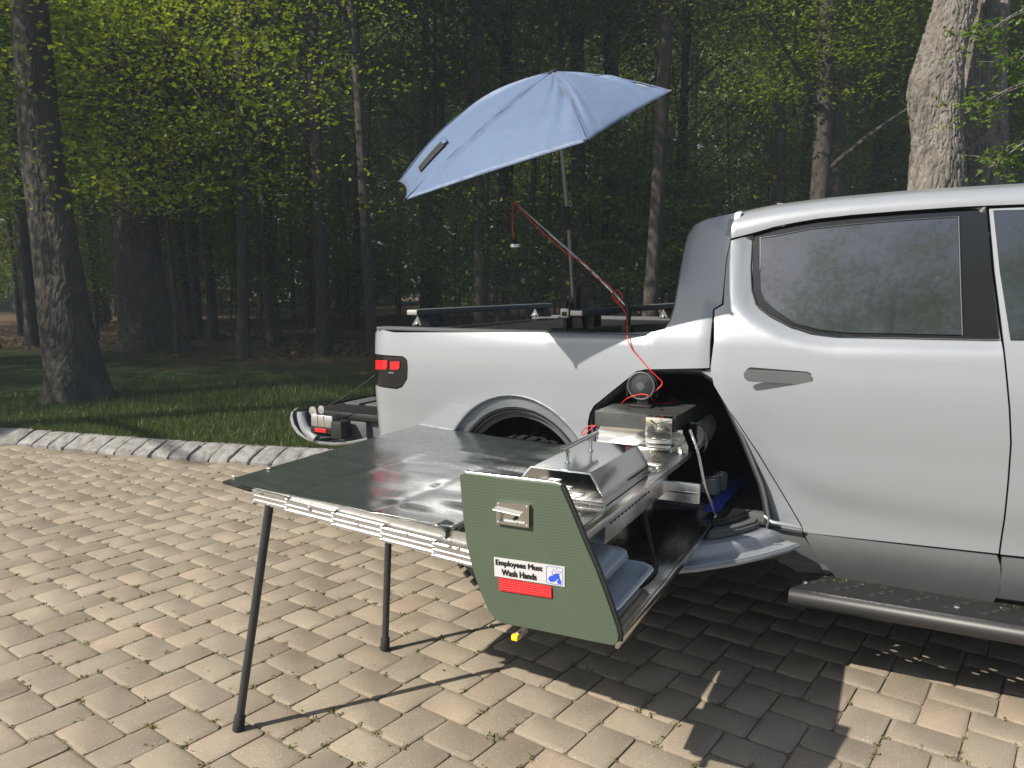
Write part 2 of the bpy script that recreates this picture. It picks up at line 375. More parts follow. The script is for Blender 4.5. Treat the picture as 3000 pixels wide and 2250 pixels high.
row2 = [bm.verts.new((p[0]*1.6, 26+abs(p[0])*.1, .06)) for p in KERB]; row3 = [bm.verts.new((p[0]*4-60, 200, .05)) for p in KERB]
for A, B in ((row0, row1), (row1, row2), (row2, row3)):
    for i in range(len(KERB)-1): bm.faces.new((A[i], A[i+1], B[i+1], B[i]))
lawn = tag(obj('lawn', bm, gm, None, 60), kind='structure')
# driveway: sand bed carrying the pavers
bm = bmesh.new()
top = [bm.verts.new((p[0], p[1]+.1, -.010)) for p in KERB]; bot = [bm.verts.new((p[0], -40, -.010)) for p in KERB]
for i in range(len(KERB)-1): bm.faces.new((bot[i], bot[i+1], top[i+1], top[i]))
drive = tag(obj('driveway', bm, sand, None, 0), kind='structure')
PS, PL = .1573, .2333
pa = math.radians(-10.2); E1 = Vector((math.cos(pa), math.sin(pa))); E2 = Vector((-math.sin(pa), math.cos(pa)))
def paver_geo(rs, L, W):
    """rounded, slightly domed cobble, centred, long side along local x"""
    g_ = .0028; hx, hy = L/2-g_, W/2-g_; c = .016
    out = []
    for sx, sy, order in ((1, 1, 0), (-1, 1, 1), (-1, -1, 0), (1, -1, 1)):
        j = lambda: rs.uniform(-.0022, .0022)
        a = (sx*hx+j(), sy*(hy-c)+j()); b_ = (sx*(hx-c*.35)+j(), sy*(hy-c*.35)+j()); d = (sx*(hx-c)+j(), sy*hy+j())
        out += [a, b_, d] if order == 0 else [d, b_, a]
    V = []; Fs = []; N = len(out)
    for (k, z) in ((1.0, -.05), (1.0, -.0048), (.0, 0)):
        for (x, y) in out:
            if k == 0:
                r_ = .0075; V.append((x-math.copysign(min(r_, abs(x)*.3), x), y-math.copysign(min(r_, abs(y)*.3), y), z-.0005+rs.uniform(-.0006, .0006)))
            else: V.append((x, y, z))
    for r_ in range(2):
        for i in range(N): Fs.append((r_*N+i, r_*N+(i+1) % N, (r_+1)*N+(i+1) % N, (r_+1)*N+i))
    Fs.append(tuple(range(2*N, 3*N)))
    return V, Fs
rs = random.Random(3)
pvar = [paver_geo(rs, PL, PS) for _ in range(8)]
pmesh = []
for V, Fs in pvar:
    me = bpy.data.meshes.new('paver'); me.from_pydata(V, [], Fs); me.shade_smooth(); me.set_sharp_from_angle(angle=math.radians(50)); me.materials.append(paver_m); pmesh.append(me)
slots = []
U0 = Vector((-1.792, -1.217))
for i in range(-90, 90):
    for j in range(-50, 50):
        o_ = U0+Vector((PS, -PS))*i+Vector((PL+PS, PL-PS))*j
        for kind_ in (0, 1):
            if kind_ == 0: c = o_+Vector((PL/2, PS/2)); a = pa
            else: c = o_+Vector((PL+PS/2, PL/2)); a = pa+math.pi/2
            w = E1*c.x+E2*c.y
            if w.x < -13 or w.x > 7 or w.y < -5.0 or w.y > kerb_y(w.x, -.06): continue
            d = Vector((w.x, w.y, 0))-CAM; z = d.dot(FW)
            px = PCX+F*d.dot(RT)/z if z > .1 else -9e9; py = PCY-F*d.dot(UPV)/z if z > .1 else -9e9
            vis = z > .1 and -120 < px < 3120 and 800 < py < 2400
            hidden = (w.x > -2.2 and w.y > .1)
            slots.append((0 if (vis and not hidden) else 1, z, w, a))
slots.sort(key=lambda q: (q[0], q[1]))
for q in slots[:300]:
    o = bpy.data.objects.new('paver', rs.choice(pmesh)); COL.objects.link(o); o.parent = drive
    o.location = (q[2].x+rs.uniform(-.001, .001), q[2].y+rs.uniform(-.001, .001), rs.uniform(-.0015, .0015))
    o.rotation_euler = (rs.uniform(-.009, .009), rs.uniform(-.009, .009), q[3]+rs.choice((0, math.pi))+rs.uniform(-.012, .012))
VV = []; FF = []; RR = []
for q in slots[300:]:
    V, Fs = rs.choice(pvar); a = q[3]+rs.uniform(-.012, .012); ca, sa = math.cos(a), math.sin(a); b0 = len(VV); tx, ty, dz = rs.uniform(-.009, .009), rs.uniform(-.009, .009), rs.uniform(-.0015, .0015)
    for x, y, z in V: VV.append((q[2].x+x*ca-y*sa, q[2].y+x*sa+y*ca, z+dz+tx*x+ty*y))
    r_ = rs.random()
    for f in Fs: FF.append(tuple(i+b0 for i in f)); RR.append(r_)
me = bpy.data.meshes.new('far_pavers'); me.from_pydata(VV, [], FF); at_ = me.attributes.new('rnd', 'FLOAT', 'FACE'); at_.data.foreach_set('value', RR)
me.shade_smooth(); me.set_sharp_from_angle(angle=math.radians(50))
o = link('far_pavers', me, paver_m, drive); tag(o, kind='stuff')
# kerb of granite blocks
kerb = thing('stone_kerb', 'curving kerb of sloping grey granite blocks between driveway and lawn', 'kerb', (-6.4, 1.7, 0))
kp = [Vector((x, y, 0)) for x, y in KERB]; dist = 0; ks = spline([p for p in kp if p.x > -19], 14)
acc = 0; nxt = 0; stones = []
for a, b_ in zip(ks, ks[1:]):
    L = (b_-a).length
    while acc+L > nxt:
        p = a+(b_-a)*((nxt-acc)/L); stones.append((p, (b_-a).normalized())); nxt += .215
    acc += L
stones = [s_ for s_ in stones if s_[0].x < 12][:290]
for p, t_ in stones:
    nrm = Vector((-t_.y, t_.x, 0)); w_ = .205+rs.uniform(-.012, .004); lean = rs.uniform(.10, .14)
    jj = lambda a=.008: rs.uniform(-a, a)
    bm = bmesh.new()
    P = lambda s_, n_, z_: p+t_*(s_+lean*n_*2.6+jj(.005))+nrm*(n_+jj())+Vector((0, 0, z_+jj(.006)))
    prof = [(0, -.05), (.0, .015), (.03, .045), (.15, .115), (.19, .128), (.30, .122), (.31, -.05)]
    rings = []
    for s_ in (0, .012, w_-.012, w_):
        k_ = .008 if s_ in (0, w_) else 0
        rings.append([bm.verts.new(P(s_, n_+k_*(1 if n_ < .1 else 0), z_-k_)) for n_, z_ in prof])
    for A, B in zip(rings, rings[1:]):
        for k in range(len(prof)-1): bm.faces.new((A[k], B[k], B[k+1], A[k+1]))
    bm.faces.new(rings[0]); bm.faces.new(rings[-1][::-1]); bmesh.ops.recalc_face_normals(bm, faces=bm.faces[:])
    obj('kerb_stone', bm, granite, kerb, 35)

# ---------------------------------------------------------------- foliage
def quads_mesh(name, C_, S_, Nrm, m, rnd=None, asp=.62, fold=.15, dirs=None):
    """leaf-shaped rhombi: centres, sizes, normals"""
    n_ = len(C_); Nrm = Nrm/np.linalg.norm(Nrm, axis=1)[:, None]
    if dirs is None: dirs = np.random.normal(size=(n_, 3))
    T = dirs-Nrm*np.sum(dirs*Nrm, 1)[:, None]; T /= np.linalg.norm(T, axis=1)[:, None]; B = np.cross(Nrm, T)
    s = S_[:, None]
    p0 = C_-T*s*.5; p2 = C_+T*s*.5; mid = C_-T*s*.06
    p1 = mid+B*s*asp*.5+Nrm*s*fold; p3 = mid-B*s*asp*.5+Nrm*s*fold
    V = np.stack([p0, p1, p2, p3], 1).reshape(-1, 3)
    idx = np.arange(n_*4).reshape(-1, 4); tri = np.concatenate([idx[:, [0, 1, 2]], idx[:, [0, 2, 3]]], 1).reshape(-1, 3)
    me = bpy.data.meshes.new(name); me.vertices.add(len(V)); me.vertices.foreach_set('co', V.astype(np.float32).ravel())
    me.loops.add(len(tri)*3); me.loops.foreach_set('vertex_index', tri.astype(np.int32).ravel())
    me.polygons.add(len(tri)); me.polygons.foreach_set('loop_start', np.arange(len(tri), dtype=np.int32)*3); me.polygons.foreach_set('loop_total', np.full(len(tri), 3, dtype=np.int32))
    a = me.attributes.new('rnd', 'FLOAT', 'FACE'); r = np.random.rand(n_) if rnd is None else rnd
    a.data.foreach_set('value', np.repeat(r, 2).astype(np.float32))
    me.update(); me.validate(); me.materials.append(m); return me
def crown_mesh(name, ncl, per, zc, rz, rx, size, m, seed, low=0.0, spread=.45, hollow=.35):
    rg = np.random.RandomState(seed); u = rg.normal(size=(ncl, 3)); u /= np.linalg.norm(u, axis=1)[:, None]
    r = (hollow+(1-hollow)*rg.rand(ncl))**.6; c = u*r[:, None]*np.array([rx, rx, rz]); c[:, 2] += zc
    c[:, :2] *= (1+.35*np.sin(c[:, 2]*1.7+seed))[:, None]
    c = c[c[:, 2] > low]; k = len(c)
    cen = np.repeat(c, per, 0); off = rg.normal(size=(len(cen), 3))*np.array([spread, spread, spread*.32]); P = cen+off
    P[:, 2] -= (off[:, 0]**2+off[:, 1]**2)*.25
    N = np.array([0, 0, 1.])+rg.normal(size=P.shape)*.42
    rr = np.clip(np.repeat(rg.rand(k), per)*.6+rg.rand(len(P))*.4, 0, 1)
    S = size*(.6+.7*rg.rand(len(P)))
    return quads_mesh(name, P, S, N, m, rr)
def trunk_bm(pts, rad, n=14, flare=.0, seed=0, rough=.06, sub=5):
    bm = bmesh.new(); P = spline(pts, sub); N = len(P)
    rg = random.Random(seed); ph = [rg.uniform(0, 6.28) for _ in range(4)]
    R_ = []
    for i in range(N):
        t = i/(N-1)*(len(rad)-1); k = min(int(t), len(rad)-2); R_.append(rad[k]+(rad[k+1]-rad[k])*(t-k))
    rings = tube(bm, P, R_, n)
    for i, ring in enumerate(rings):
        z0 = P[i].z-P[0].z
        for k, v in enumerate(ring):
            a = 2*math.pi*k/n; f = 1+rough*math.sin(3*a+ph[0]+z0)+rough*.6*math.sin(5*a+ph[1]-z0*1.3)+flare*math.exp(-z0*3.2)*(1+.5*math.sin(4*a+ph[2]))
            v.co = P[i]+(v.co-P[i])*f
    return bm
CR = [crown_mesh('crown', 520, 38, 9.2+.4*i, 6.2, 3.6+.3*i, .11, leaf_m, 10+i, low=4.0+.6*i, spread=.34) for i in range(5)]
UN = [crown_mesh('crown', 150, 30, 3.3, 2.7, 1.9, .10, leaf_m, 40+i, low=.7, spread=.32) for i in range(3)]
def tk(h, r, lean, seed, m=darkbark, flare=.5):
    rg = random.Random(seed)
    pts = [(0, 0, -.15), (lean*.1, 0, h*.12), (lean*.35+rg.uniform(-.08, .08), rg.uniform(-.1, .1), h*.4), (lean*.7, rg.uniform(-.15, .15), h*.7), (lean, 0, h)]
    bm = trunk_bm(pts, [r, r*.86, r*.74, r*.55, r*.2], 12, flare, seed)
    for k in range(5):
        z = h*(.32+.11*k); a = rg.uniform(0, 6.28); L = rg.uniform(1.6, 3.2); cx = lean*(z/h)
        tube(bm, spline([(cx, 0, z), (cx+math.cos(a)*L*.4, math.sin(a)*L*.4, z+L*.35), (cx+math.cos(a)*L, math.sin(a)*L, z+L*.75)], 3), [r*.3*(1-.12*i) for i in range(7)][:7], 6)
    me = bpy.data.meshes.new('trunk'); bm.normal_update(); bm.to_mesh(me); bm.free(); me.shade_smooth(); me.materials.append(m); return me
TK = [tk(13.5+i*.4, r_, ln, i) for i, (r_, ln) in enumerate([(.15, .4), (.2, -.5), (.27, .2), (.12, .8), (.34, -.3), (.09, .3)])]
SAP = [tk(6.0, .045, .3, 20+i, flare=.1) for i in range(2)]
def tree(name, x, y, trunk_me, crown_me, rot, sc_, label, cat='tree', group='woodland trees', z=.06):
    o = thing(name, label, cat, (x, y, z), group)
    for nm, me in (('trunk', trunk_me), ('crown', crown_me)):
        if me is None: continue
        c = bpy.data.objects.new(nm, me); COL.objects.link(c); c.parent = o
        if nm == 'crown': c.rotation_euler.z = rot*1.7
    o.rotation_euler.z = rot; o.scale = (sc_, sc_, sc_)
    return o
rt_ = random.Random(11)
# trees whose feet the photograph shows: (foot px, foot py, trunk variant, scale, how it looks)
feet = [(95, 1020, 1, .8, 'dark straight trunk left of the massive leaning foreground trunk'), (60, 985, 5, .9, 'thin pale stem at the far left edge of the wood'),
        (580, 990, 0, 1.1, 'slim tree just right of the broad flared trunk'), (625, 1000, 5, 1.5, 'thin dark stem beside the slim tree right of the broad trunk'), (808, 1004, 3, 1.35, 'slender sunlit-footed tree midway between broad trunk and truck tail'),
        (300, 950, 2, .95, 'tree with pale sun patches on its leaning trunk between the two big trunks'), (905, 968, 0, .9, 'thin tree left of the tailgate among leaf litter'), (710, 950, 2, .9, 'dark tree standing behind the slender sunlit-footed one'),
        (1040, 962, 1, .9, 'dim tree directly above the red tail light')]
for k, (px, py, tv, sc_, lb) in enumerate(feet):
    p = onZ(px, py, .06); tree('deciduous_tree', p.x, p.y, TK[tv], CR[k % 5], rt_.uniform(0, 6), sc_, lb, group=None)
HIB = crown_mesh('crown', 680, 34, 11.5, 5.5, 3.6, .12, leaf_m, 61, low=5.2)
# trees seen behind the truck, placed by bearing and depth
back = [(1250, 30, 4, .9, 'thick dark trunk behind the umbrella edge'), (1470, 24, 2, 1.1, 'dark tree behind the umbrella canopy'), (1700, 22, 1, 1.25, 'tree with a pale patch right of the umbrella pole'), (1900, 17, 3, 1.5, 'leaning dark trunk between umbrella pole and cab'),
        (1990, 30, 0, 1.2, 'dim grey trunk just left of the cab roof'), (2275, 20, 0, 1.25, 'slim trunk with pale patches above the cab roof antenna'), (2335, 24, 5, 1.9, 'pale thin trunk between two darker ones above the cab'), (2370, 15, 2, .78, 'straight black trunk above the rear door window'),
        (2450, 19, 1, 1.0, 'second dark trunk right of the straight black trunk'), (2560, 27, 0, 1.3, 'distant thin trunk left of the big rough-barked oak'), (2640, 21, 1, .9, 'dark trunk close to the left side of the big rough-barked oak')]
for k, (px, dep, tv, sc_, lb) in enumerate(back):
    d = ray(px, 840); p = CAM+d*(dep/d.dot(FW)); tree('deciduous_tree', p.x, p.y, TK[tv], HIB, rt_.uniform(0, 6), sc_, lb, group=None)
# the rest of the wood, in rows one cannot tell apart
for k in range(52):
    px = rt_.uniform(-500, 3500); dep = rt_.uniform(30, 62); d = ray(px, 840); p = CAM+d*(dep/d.dot(FW))
    tree('deciduous_tree', p.x, p.y, TK[k % 6], CR[k % 5], rt_.uniform(0, 6), rt_.uniform(1.0, 1.6), 'tall leafy tree deep in the shaded wood behind the nearer trunks', group='deep woodland trees')
for k in range(100):
    px = rt_.uniform(-200, 3200); dep = rt_.uniform(20, 46); d = ray(px, 840); p = CAM+d*(dep/d.dot(FW))
    tree('sapling', p.x, p.y, SAP[k % 2], UN[k % 3], rt_.uniform(0, 6), rt_.uniform(.8, 1.5), 'leafy understorey sapling among the trunks of the wood', 'sapling', 'understorey saplings')
# trees beyond the left edge of the view, shading the lawn, and two behind the viewer
for k, (x, y, s_) in enumerate([(-15.5, -2.6, .85), (-18.5, -.5, .9), (-21, 1.0, 1.1), (-25, 6, 1.1), (-29, -1, 1.2), (-31, 10, 1.2), (-36, 3, 1.3), (-18, 4.6, .9)]):
    tree('deciduous_tree', x, y, TK[(k*2) % 6], CR[k % 5], k*1.3, s_, 'tall tree beyond the left edge that shades the lawn', group='trees left of the drive')
for k, (x, y, s_) in enumerate([(-.6, -16, 1.05), (4.5, -19, 1.2), (-6, -24, 1.2), (12, -26, 1.3), (20, -26, 1.3)]):
    tree('deciduous_tree', x, y, TK[(k*2) % 6], CR[k % 5], k*2.3, s_, 'tree across the drive that shows as a reflection in the window', group='trees across the drive')
HI = crown_mesh('crown', 420, 26, 15, 3.4, 3.9, .16, leaf_m, 77, low=11)
for k, (x, y) in enumerate([(-13.2, -5.6), (-22.5, -3.5)]):
    tree('deciduous_tree', x, y, TK[4], HI, k*1.9, 1.0, 'high-crowned tree beyond the left edge of the drive', group='high-crowned trees left of the drive')
HI2 = crown_mesh('crown', 620, 30, 13.0, 6.0, 4.6, .13, leaf_m, 91, low=6.5)
for k in range(26):
    px = -300+k*140+rt_.uniform(-40, 40); dep = rt_.uniform(15, 30); d = ray(px, 840); p = CAM+d*(dep/d.dot(FW))
    if 2050 < px < 2500: continue
    tree('deciduous_tree', p.x, p.y, TK[(0, 3, 5)[k % 3]], HI2, rt_.uniform(0, 6), rt_.uniform(.95, 1.2), 'tall tree of the wood whose crown closes overhead', group='high-crowned woodland trees')
# far-off wood closing the view
rg = np.random.RandomState(5); nn = 60000
th_ = rg.uniform(-1.35, 1.1, nn); dd = rg.uniform(62, 80, nn)
hh = 26*rg.rand(nn)**.9
X = np.stack([CAM.x+dd*(FH.x*np.cos(th_)+RT.x*np.sin(th_)), CAM.y+dd*(FH.y*np.cos(th_)+RT.y*np.sin(th_)), hh], 1)
me = quads_mesh('distant_wood', X, .8+.8*rg.rand(nn), np.array([0, 0, 1.])+rg.normal(size=(nn, 3))*.9, leaf_m)
tag(link('distant_wood', me, leaf_m), 'far-off mass of dark woodland closing the view behind the trunks', 'woodland', kind='stuff')

# big near trees
def special_tree(name, label, base, pts, rad, m, crown=None, flare=.35, limbs=(), n=26, fur=0):
    t_ = thing(name, label, 'tree', base)
    bm = trunk_bm(pts, rad, n, flare, 3, .05, 5 if not fur else 60)
    if fur: furrow(bm, None, fur)
    tr = obj('trunk', bm, m, t_, 0 if fur else 70)
    if fur: tr.data.shade_smooth()
    for L in limbs:
        bm = trunk_bm(L[0], L[1], 16, 0, 5, .05); obj('limb', bm, m, t_, 70)
    if crown:
        c = bpy.data.objects.new('crown', crown); COL.objects.link(c); c.parent = t_
    return t_
from mathutils import noise
def furrow(bm, P0, amp):
    bm.normal_update(); mv = []
    for v in bm.verts:
        c = v.co; w = Vector((c.x*24, c.y*24, c.z*4.5)); w2 = Vector((c.x*55, c.y*55, c.z*16))
        d1 = 1-abs(noise.noise(w))*2.6; d2 = 1-abs(noise.noise(w2+Vector((9, 3, 1))))*2
        mv.append((v, -amp*max(0, d1)**1.6-amp*.45*max(0, d2)**2))
    for v, a in mv: v.co += v.normal*a
b_ = onZ(224, 1178, .08)
def dpt(px, py, depth):
    d = ray(px, py); return CAM+d*(depth/d.dot(FW))
D1 = (b_-CAM).dot(FW)
q = lambda px, py, dd=0: dpt(px, py, D1+dd)
special_tree('leaning_tree', 'massive dark trunk leaning left with flared foot at the left of the lawn', b_, [b_-Vector((0, 0, .2)), q(222, 1120), q(195, 950), q(160, 700), q(120, 400), q(85, 0), q(60, -350)], [.42, .34, .31, .28, .25, .22, .18], darkbark, None, .5, n=120, fur=.018)
b2 = onZ(441, 1026, .07); D2 = (b2-CAM).dot(FW); q2 = lambda px, py, dd=0: dpt(px, py, D2+dd)
special_tree('broad_tree', 'broad sun-flecked trunk with wide flared roots standing behind the leaning tree', b2, [b2-Vector((0, 0, .2)), q2(440, 1000), q2(415, 850), q2(400, 650), q2(385, 400), q2(330, 0), q2(300, -200)], [.78, .66, .56, .50, .46, .40, .34], darkbark, None, .55, n=120, fur=.03)
DR = 11.0; q3 = lambda px, py, dd=0: dpt(px, py, DR+dd)
b3 = onZ(2800, 1190, .08); bb = q3(2738, 800); bb.z = .05
oak = special_tree('oak_tree', 'big rough-barked grey oak with swollen knee rising above the cab roof', (bb.x, bb.y, .05), [bb-Vector((0, 0, .2)), q3(2738, 560), q3(2744, 400), q3(2742, 265), q3(2768, 140), q3(2806, 0), q3(2850, -160)], [.5, .37, .335, .375, .31, .285, .27], bark, None, .3, n=190, fur=.030)
DR2 = 11.8; q4 = lambda px, py, dd=0: dpt(px, py, DR2+dd)
c3 = q4(2890, 800); c3.z = .05
special_tree('forked_oak', 'second oak behind the swollen-kneed one, mostly in its shadow', (c3.x, c3.y, .05), [c3-Vector((0, 0, .2)), q4(2868, 540), q4(2880, 400), q4(2885, 240), q4(2900, 0), q4(2915, -160)], [.5, .40, .34, .33, .30, .29, .27], bark, None, .3, n=190, fur=.032)
# leafy boughs: sprays built leaf by leaf where the photograph shows them
def bough(name, label, pts, nleaf, size, m, droop=.35, spread=.3, group=None):
    t_ = thing(name, label, 'bough', tuple(pts[0]), group)
    bm = bmesh.new(); sp = spline(pts, 5); tube(bm, sp, [max(.004, .022*(1-i/len(sp))) for i in range(len(sp))], 6)
    rg_ = np.random.RandomState(nleaf); ce = []; 
    for i in range(nleaf//14):
        k = rg_.randint(len(sp)//5, len(sp)); s_ = sp[k]; e = s_+Vector(rg_.normal(size=3)*spread*np.array([1, 1, .45]))-Vector((0, 0, droop*.4*rg_.rand()))
        tube(bm, [s_, (s_+e)/2+Vector((0, 0, .03)), e], [.006, .004, .002], 4)
        for j in range(14):
            f = .2+.9*rg_.rand(); ce.append((np.array(s_)*(1-f)+np.array(e)*f)+rg_.normal(size=3)*size*np.array([.75, .75, .35]))
    obj('branch', bm, bark, t_, 60)
    ce = np.array(ce); me_ = quads_mesh('foliage', ce, size*(.7+.6*rg_.rand(len(ce))), np.array([0, -.2, 1.])+rg_.normal(size=ce.shape)*.5, m, asp=.5)
    link('foliage', me_, m, t_)
    return t_
for k, (a, c, dep, lb) in enumerate([((3120, 20), (2870, 110), 7.5, 'sunlit leafy bough at the top right corner beside the oak'), ((3120, 250), (2850, 320), 7.3, 'sunlit drooping bough right of the oak, below the topmost one'), ((3120, 400), (2920, 480), 7.4, 'lowest sunlit bough hanging just above the cab roof at right'), ((3130, 120), (2960, 200), 8, 'short leafy bough between the two upper ones at right')]):
    a_ = dpt(a[0], a[1], dep+.5); e_ = dpt(c[0], c[1], dep); bough('leafy_bough', lb, [a_, (a_+e_)/2+Vector((0, 0, .12)), e_], 280, .075, leaf_b, .5, .17)
# lower foliage hanging in front of the left trunks (one tree's low sprays)
rg = np.random.RandomState(9); cl = []
for k in range(760):
    px = rg.normal(330, 330); py = rg.uniform(-80, 1)**1*1+ (rg.rand()**1.25)*660; dep = rg.uniform(9.5, 17)
    if px > 1250: continue
    cl.append(dpt(px, py, dep))
cl = np.array([list(c) for c in cl]); per = 20; cen = np.repeat(cl, per, 0); off = rg.normal(size=cen.shape)*np.array([.34, .34, .10]); P = cen+off
rr = np.clip(np.repeat(rg.rand(len(cl)), per)*.6+rg.rand(len(P))*.4, 0, 1)
me = quads_mesh('foliage', P, .082*(.7+.6*rg.rand(len(P))), np.array([0, 0, 1.])+rg.normal(size=P.shape)*.45, leaf_m, rr, asp=.8)
me.materials.clear(); me.materials.append(leaf_c)
t_ = thing('maple_tree', 'young maple with spreading sunlit leaves hanging before the big left trunks', 'tree', tuple(onZ(700, 1000, .06)))
link('foliage', me, leaf_m, t_)
mb = onZ(520, 1040, .06); bm = trunk_bm([mb-Vector((0, 0, .1)), dpt(505, 800, (mb-CAM).dot(FW)), dpt(480, 500, (mb-CAM).dot(FW)-.5), dpt(450, 100, (mb-CAM).dot(FW)-1), dpt(440, -200, (mb-CAM).dot(FW)-1)], [.06, .055, .045, .03, .02], 8, .2, 4)
rgl = random.Random(2)
for k in range(22):
    c = Vector(cl[rgl.randrange(len(cl))]); s_ = dpt(470, rgl.uniform(50, 700), (mb-CAM).dot(FW)-.7)
    tube(bm, spline([s_, (s_+c)/2+Vector((0, 0, .3)), c], 4), [.03-.0028*i for i in range(9)], 5)
obj('trunk', bm, darkbark, t_, 60)

# grass blades on the lawn edge
rg = np.random.RandomState(1); n_ = 90000
gx = rg.uniform(-11, 1.5, n_); gy = np.array([kerb_y(x) for x in gx])+.22+(rg.rand(n_)**1.7)*5.5
g_ = np.stack([gx, gy, np.full(n_, .1)], 1); h = .05+.045*rg.rand(n_); a = rg.uniform(0, 6.28, n_); w_ = .0035+.003*rg.rand(n_)
ox = np.stack([np.cos(a)*w_, np.sin(a)*w_, 0*a], 1); tipo = np.stack([rg.normal(size=n_)*.022, rg.normal(size=n_)*.022, h], 1)
V = np.stack([g_-ox, g_+ox, g_+tipo], 1).reshape(-1, 3)
me = bpy.data.meshes.new('grass'); me.vertices.add(len(V)); me.vertices.foreach_set('co', V.astype(np.float32).ravel()); me.loops.add(len(V)); me.loops.foreach_set('vertex_index', np.arange(len(V), dtype=np.int32))
me.polygons.add(n_); me.polygons.foreach_set('loop_start', np.arange(n_, dtype=np.int32)*3); me.polygons.foreach_set('loop_total', np.full(n_, 3, dtype=np.int32))
at_ = me.attributes.new('rnd', 'FLOAT', 'FACE'); at_.data.foreach_set('value', rg.rand(n_).astype(np.float32)); me.update()
tag(link('grass', me, grass_m), 'short lawn grass growing behind the stone kerb', 'grass', kind='stuff')
# fallen leaves under the trees
n_ = 16000; px = rg.uniform(-30, 2, n_); py = rg.uniform(8, 30, n_); keep = (np.sin(px*.9)+np.sin(py*1.1+px*.4)+rg.normal(size=n_)*.5) > .1; px = px[keep]; py = py[keep]
P = np.stack([px, py, np.full(len(px), .11)+.03*rg.rand(len(px))], 1)
tag(link('fallen_leaves', quads_mesh('fallen_leaves', P, .10+.07*rg.rand(len(px)), np.array([0, 0, 1.])+rg.normal(size=P.shape)*.35, dead_m), dead_m), 'brown fallen leaves strewn under the woodland trees', 'leaf litter', kind='stuff')
# moss, weeds and seed husks in the paver joints
W = []
rw = random.Random(4)
vis = [q_ for q_ in slots if q_[0] == 0]
for k in range(1000):
    q_ = vis[int(len(vis)*rw.random()**1.3)]; a = q_[3]; sd_ = rw.choice((-1, 1))
    if rw.random() < .55: lx, ly = sd_*PL/2, rw.uniform(-PS/2, PS/2)
    else: lx, ly = rw.uniform(-PL/2, PL/2), sd_*PS/2
    if rw.random() < .4: lx, ly = sd_*PL/2, rw.choice((-1, 1))*PS/2
    x = q_[2].x+lx*math.cos(a)-ly*math.sin(a); y = q_[2].y+lx*math.sin(a)+ly*math.cos(a)
    for j in range(rw.choice((2, 3, 5, 9, 14))): W.append((x+rw.gauss(0, .008), y+rw.gauss(0, .008), -.004+rw.uniform(0, .010)))
W = np.array(W); tag(link('joint_weeds', quads_mesh('joint_weeds', W, .006+.010*np.random.rand(len(W)), np.random.normal(size=W.shape)+np.array([0, 0, .8]), weed_m), weed_m), 'tiny weeds and seed husks caught in the paver joints', 'weeds', kind='stuff')
# single leaves and husks blown over the drive
Wd = np.array([(rw.uniform(-7, 1.5), rw.uniform(-2.6, 1.4), .004) for _ in range(260)])
tag(link('blown_leaf_bits', quads_mesh('blown_leaf_bits', Wd, .007+.012*np.random.rand(len(Wd)), np.array([0, 0, 1.])+np.random.normal(size=Wd.shape)*.3, dead_m), dead_m), 'dry leaf bits scattered on the paved drive', 'leaf litter', kind='stuff')
# lane, house and car glimpsed far through the trunks
ra_ = onZ(-400, 889, .09); rb_ = onZ(1500, 893, .09); dv = Vector((rb_.x-ra_.x, rb_.y-ra_.y, 0)).normalized(); nv = Vector((-dv.y, dv.x, 0))
flat('road', [tuple(ra_-dv*60), tuple(rb_+dv*60), tuple(rb_+dv*60+nv*5), tuple(ra_-dv*60+nv*5)], .12, asph)
h0 = onZ(835, 878, .1)
hs = thing('house', 'pale house with dark roof glimpsed far through the trunks', 'house', tuple(h0))
bm = bmesh.new(); box(bm, h0+Vector((-2.4, 0, 0)), h0+Vector((2.4, 5, 2.7))); obj('wall', bm, mat('pale_siding', (.42, .42, .40), .8), hs, 0)
bm = bmesh.new(); prism(bm, [h0+Vector((-2.8, -.4, 2.7)), h0+Vector((-2.8, 5.4, 2.7)), h0+Vector((-2.8, 2.5, 4.4))], (5.6, 0, 0)); obj('roof', bm, mat('shingle', (.07, .065, .06), .9), hs, 0)
for dx in (-1.4, 1.0):
    bm = bmesh.new(); box(bm, h0+Vector((dx-.4, -.06, 1.0)), h0+Vector((dx+.4, .02, 2.1))); obj('window', bm, gloss, hs, 0)
h1 = onZ(1060, 893, .1)
cr = thing('parked_car', 'small pale car parked far away beyond the wood', 'car', tuple(h1))
bm = bmesh.new(); prism(bm, [h1+Vector((-2.1, 0, .3)), h1+Vector((2.1, 0, .3)), h1+Vector((2.15, 0, .75)), h1+Vector((1.3, 0, .9)), h1+Vector((.7, 0, 1.4)), h1+Vector((-1.1, 0, 1.42)), h1+Vector((-1.8, 0, .95)), h1+Vector((-2.15, 0, .85))], (0, 1.7, 0)); obj('body', bm, white, cr, 30)
bm = bmesh.new(); prism(bm, [h1+Vector((1.1, -.02, .95)), h1+Vector((.62, -.02, 1.33)), h1+Vector((-1.0, -.02, 1.34)), h1+Vector((-1.5, -.02, .95))], (0, .04, 0)); obj('window', bm, gloss, cr, 0)
for dx in (-1.3, 1.3):
    bm = bmesh.new(); lathe(bm, h1+Vector((dx, -.03, .32)), [(.01, 0), (.3, 0), (.32, .05), (.32, .2), (.01, .2)], 16, 'Y'); obj('wheel', bm, rubber, cr, 40)

# ================================================================ TRUCK (its right flank is the plane y = 0)
TAIL = -2.47
truck = thing('pickup_truck', 'silver white crew cab pickup with open tailgate and storage tunnel', 'pickup truck', (0, 1.0, 0))
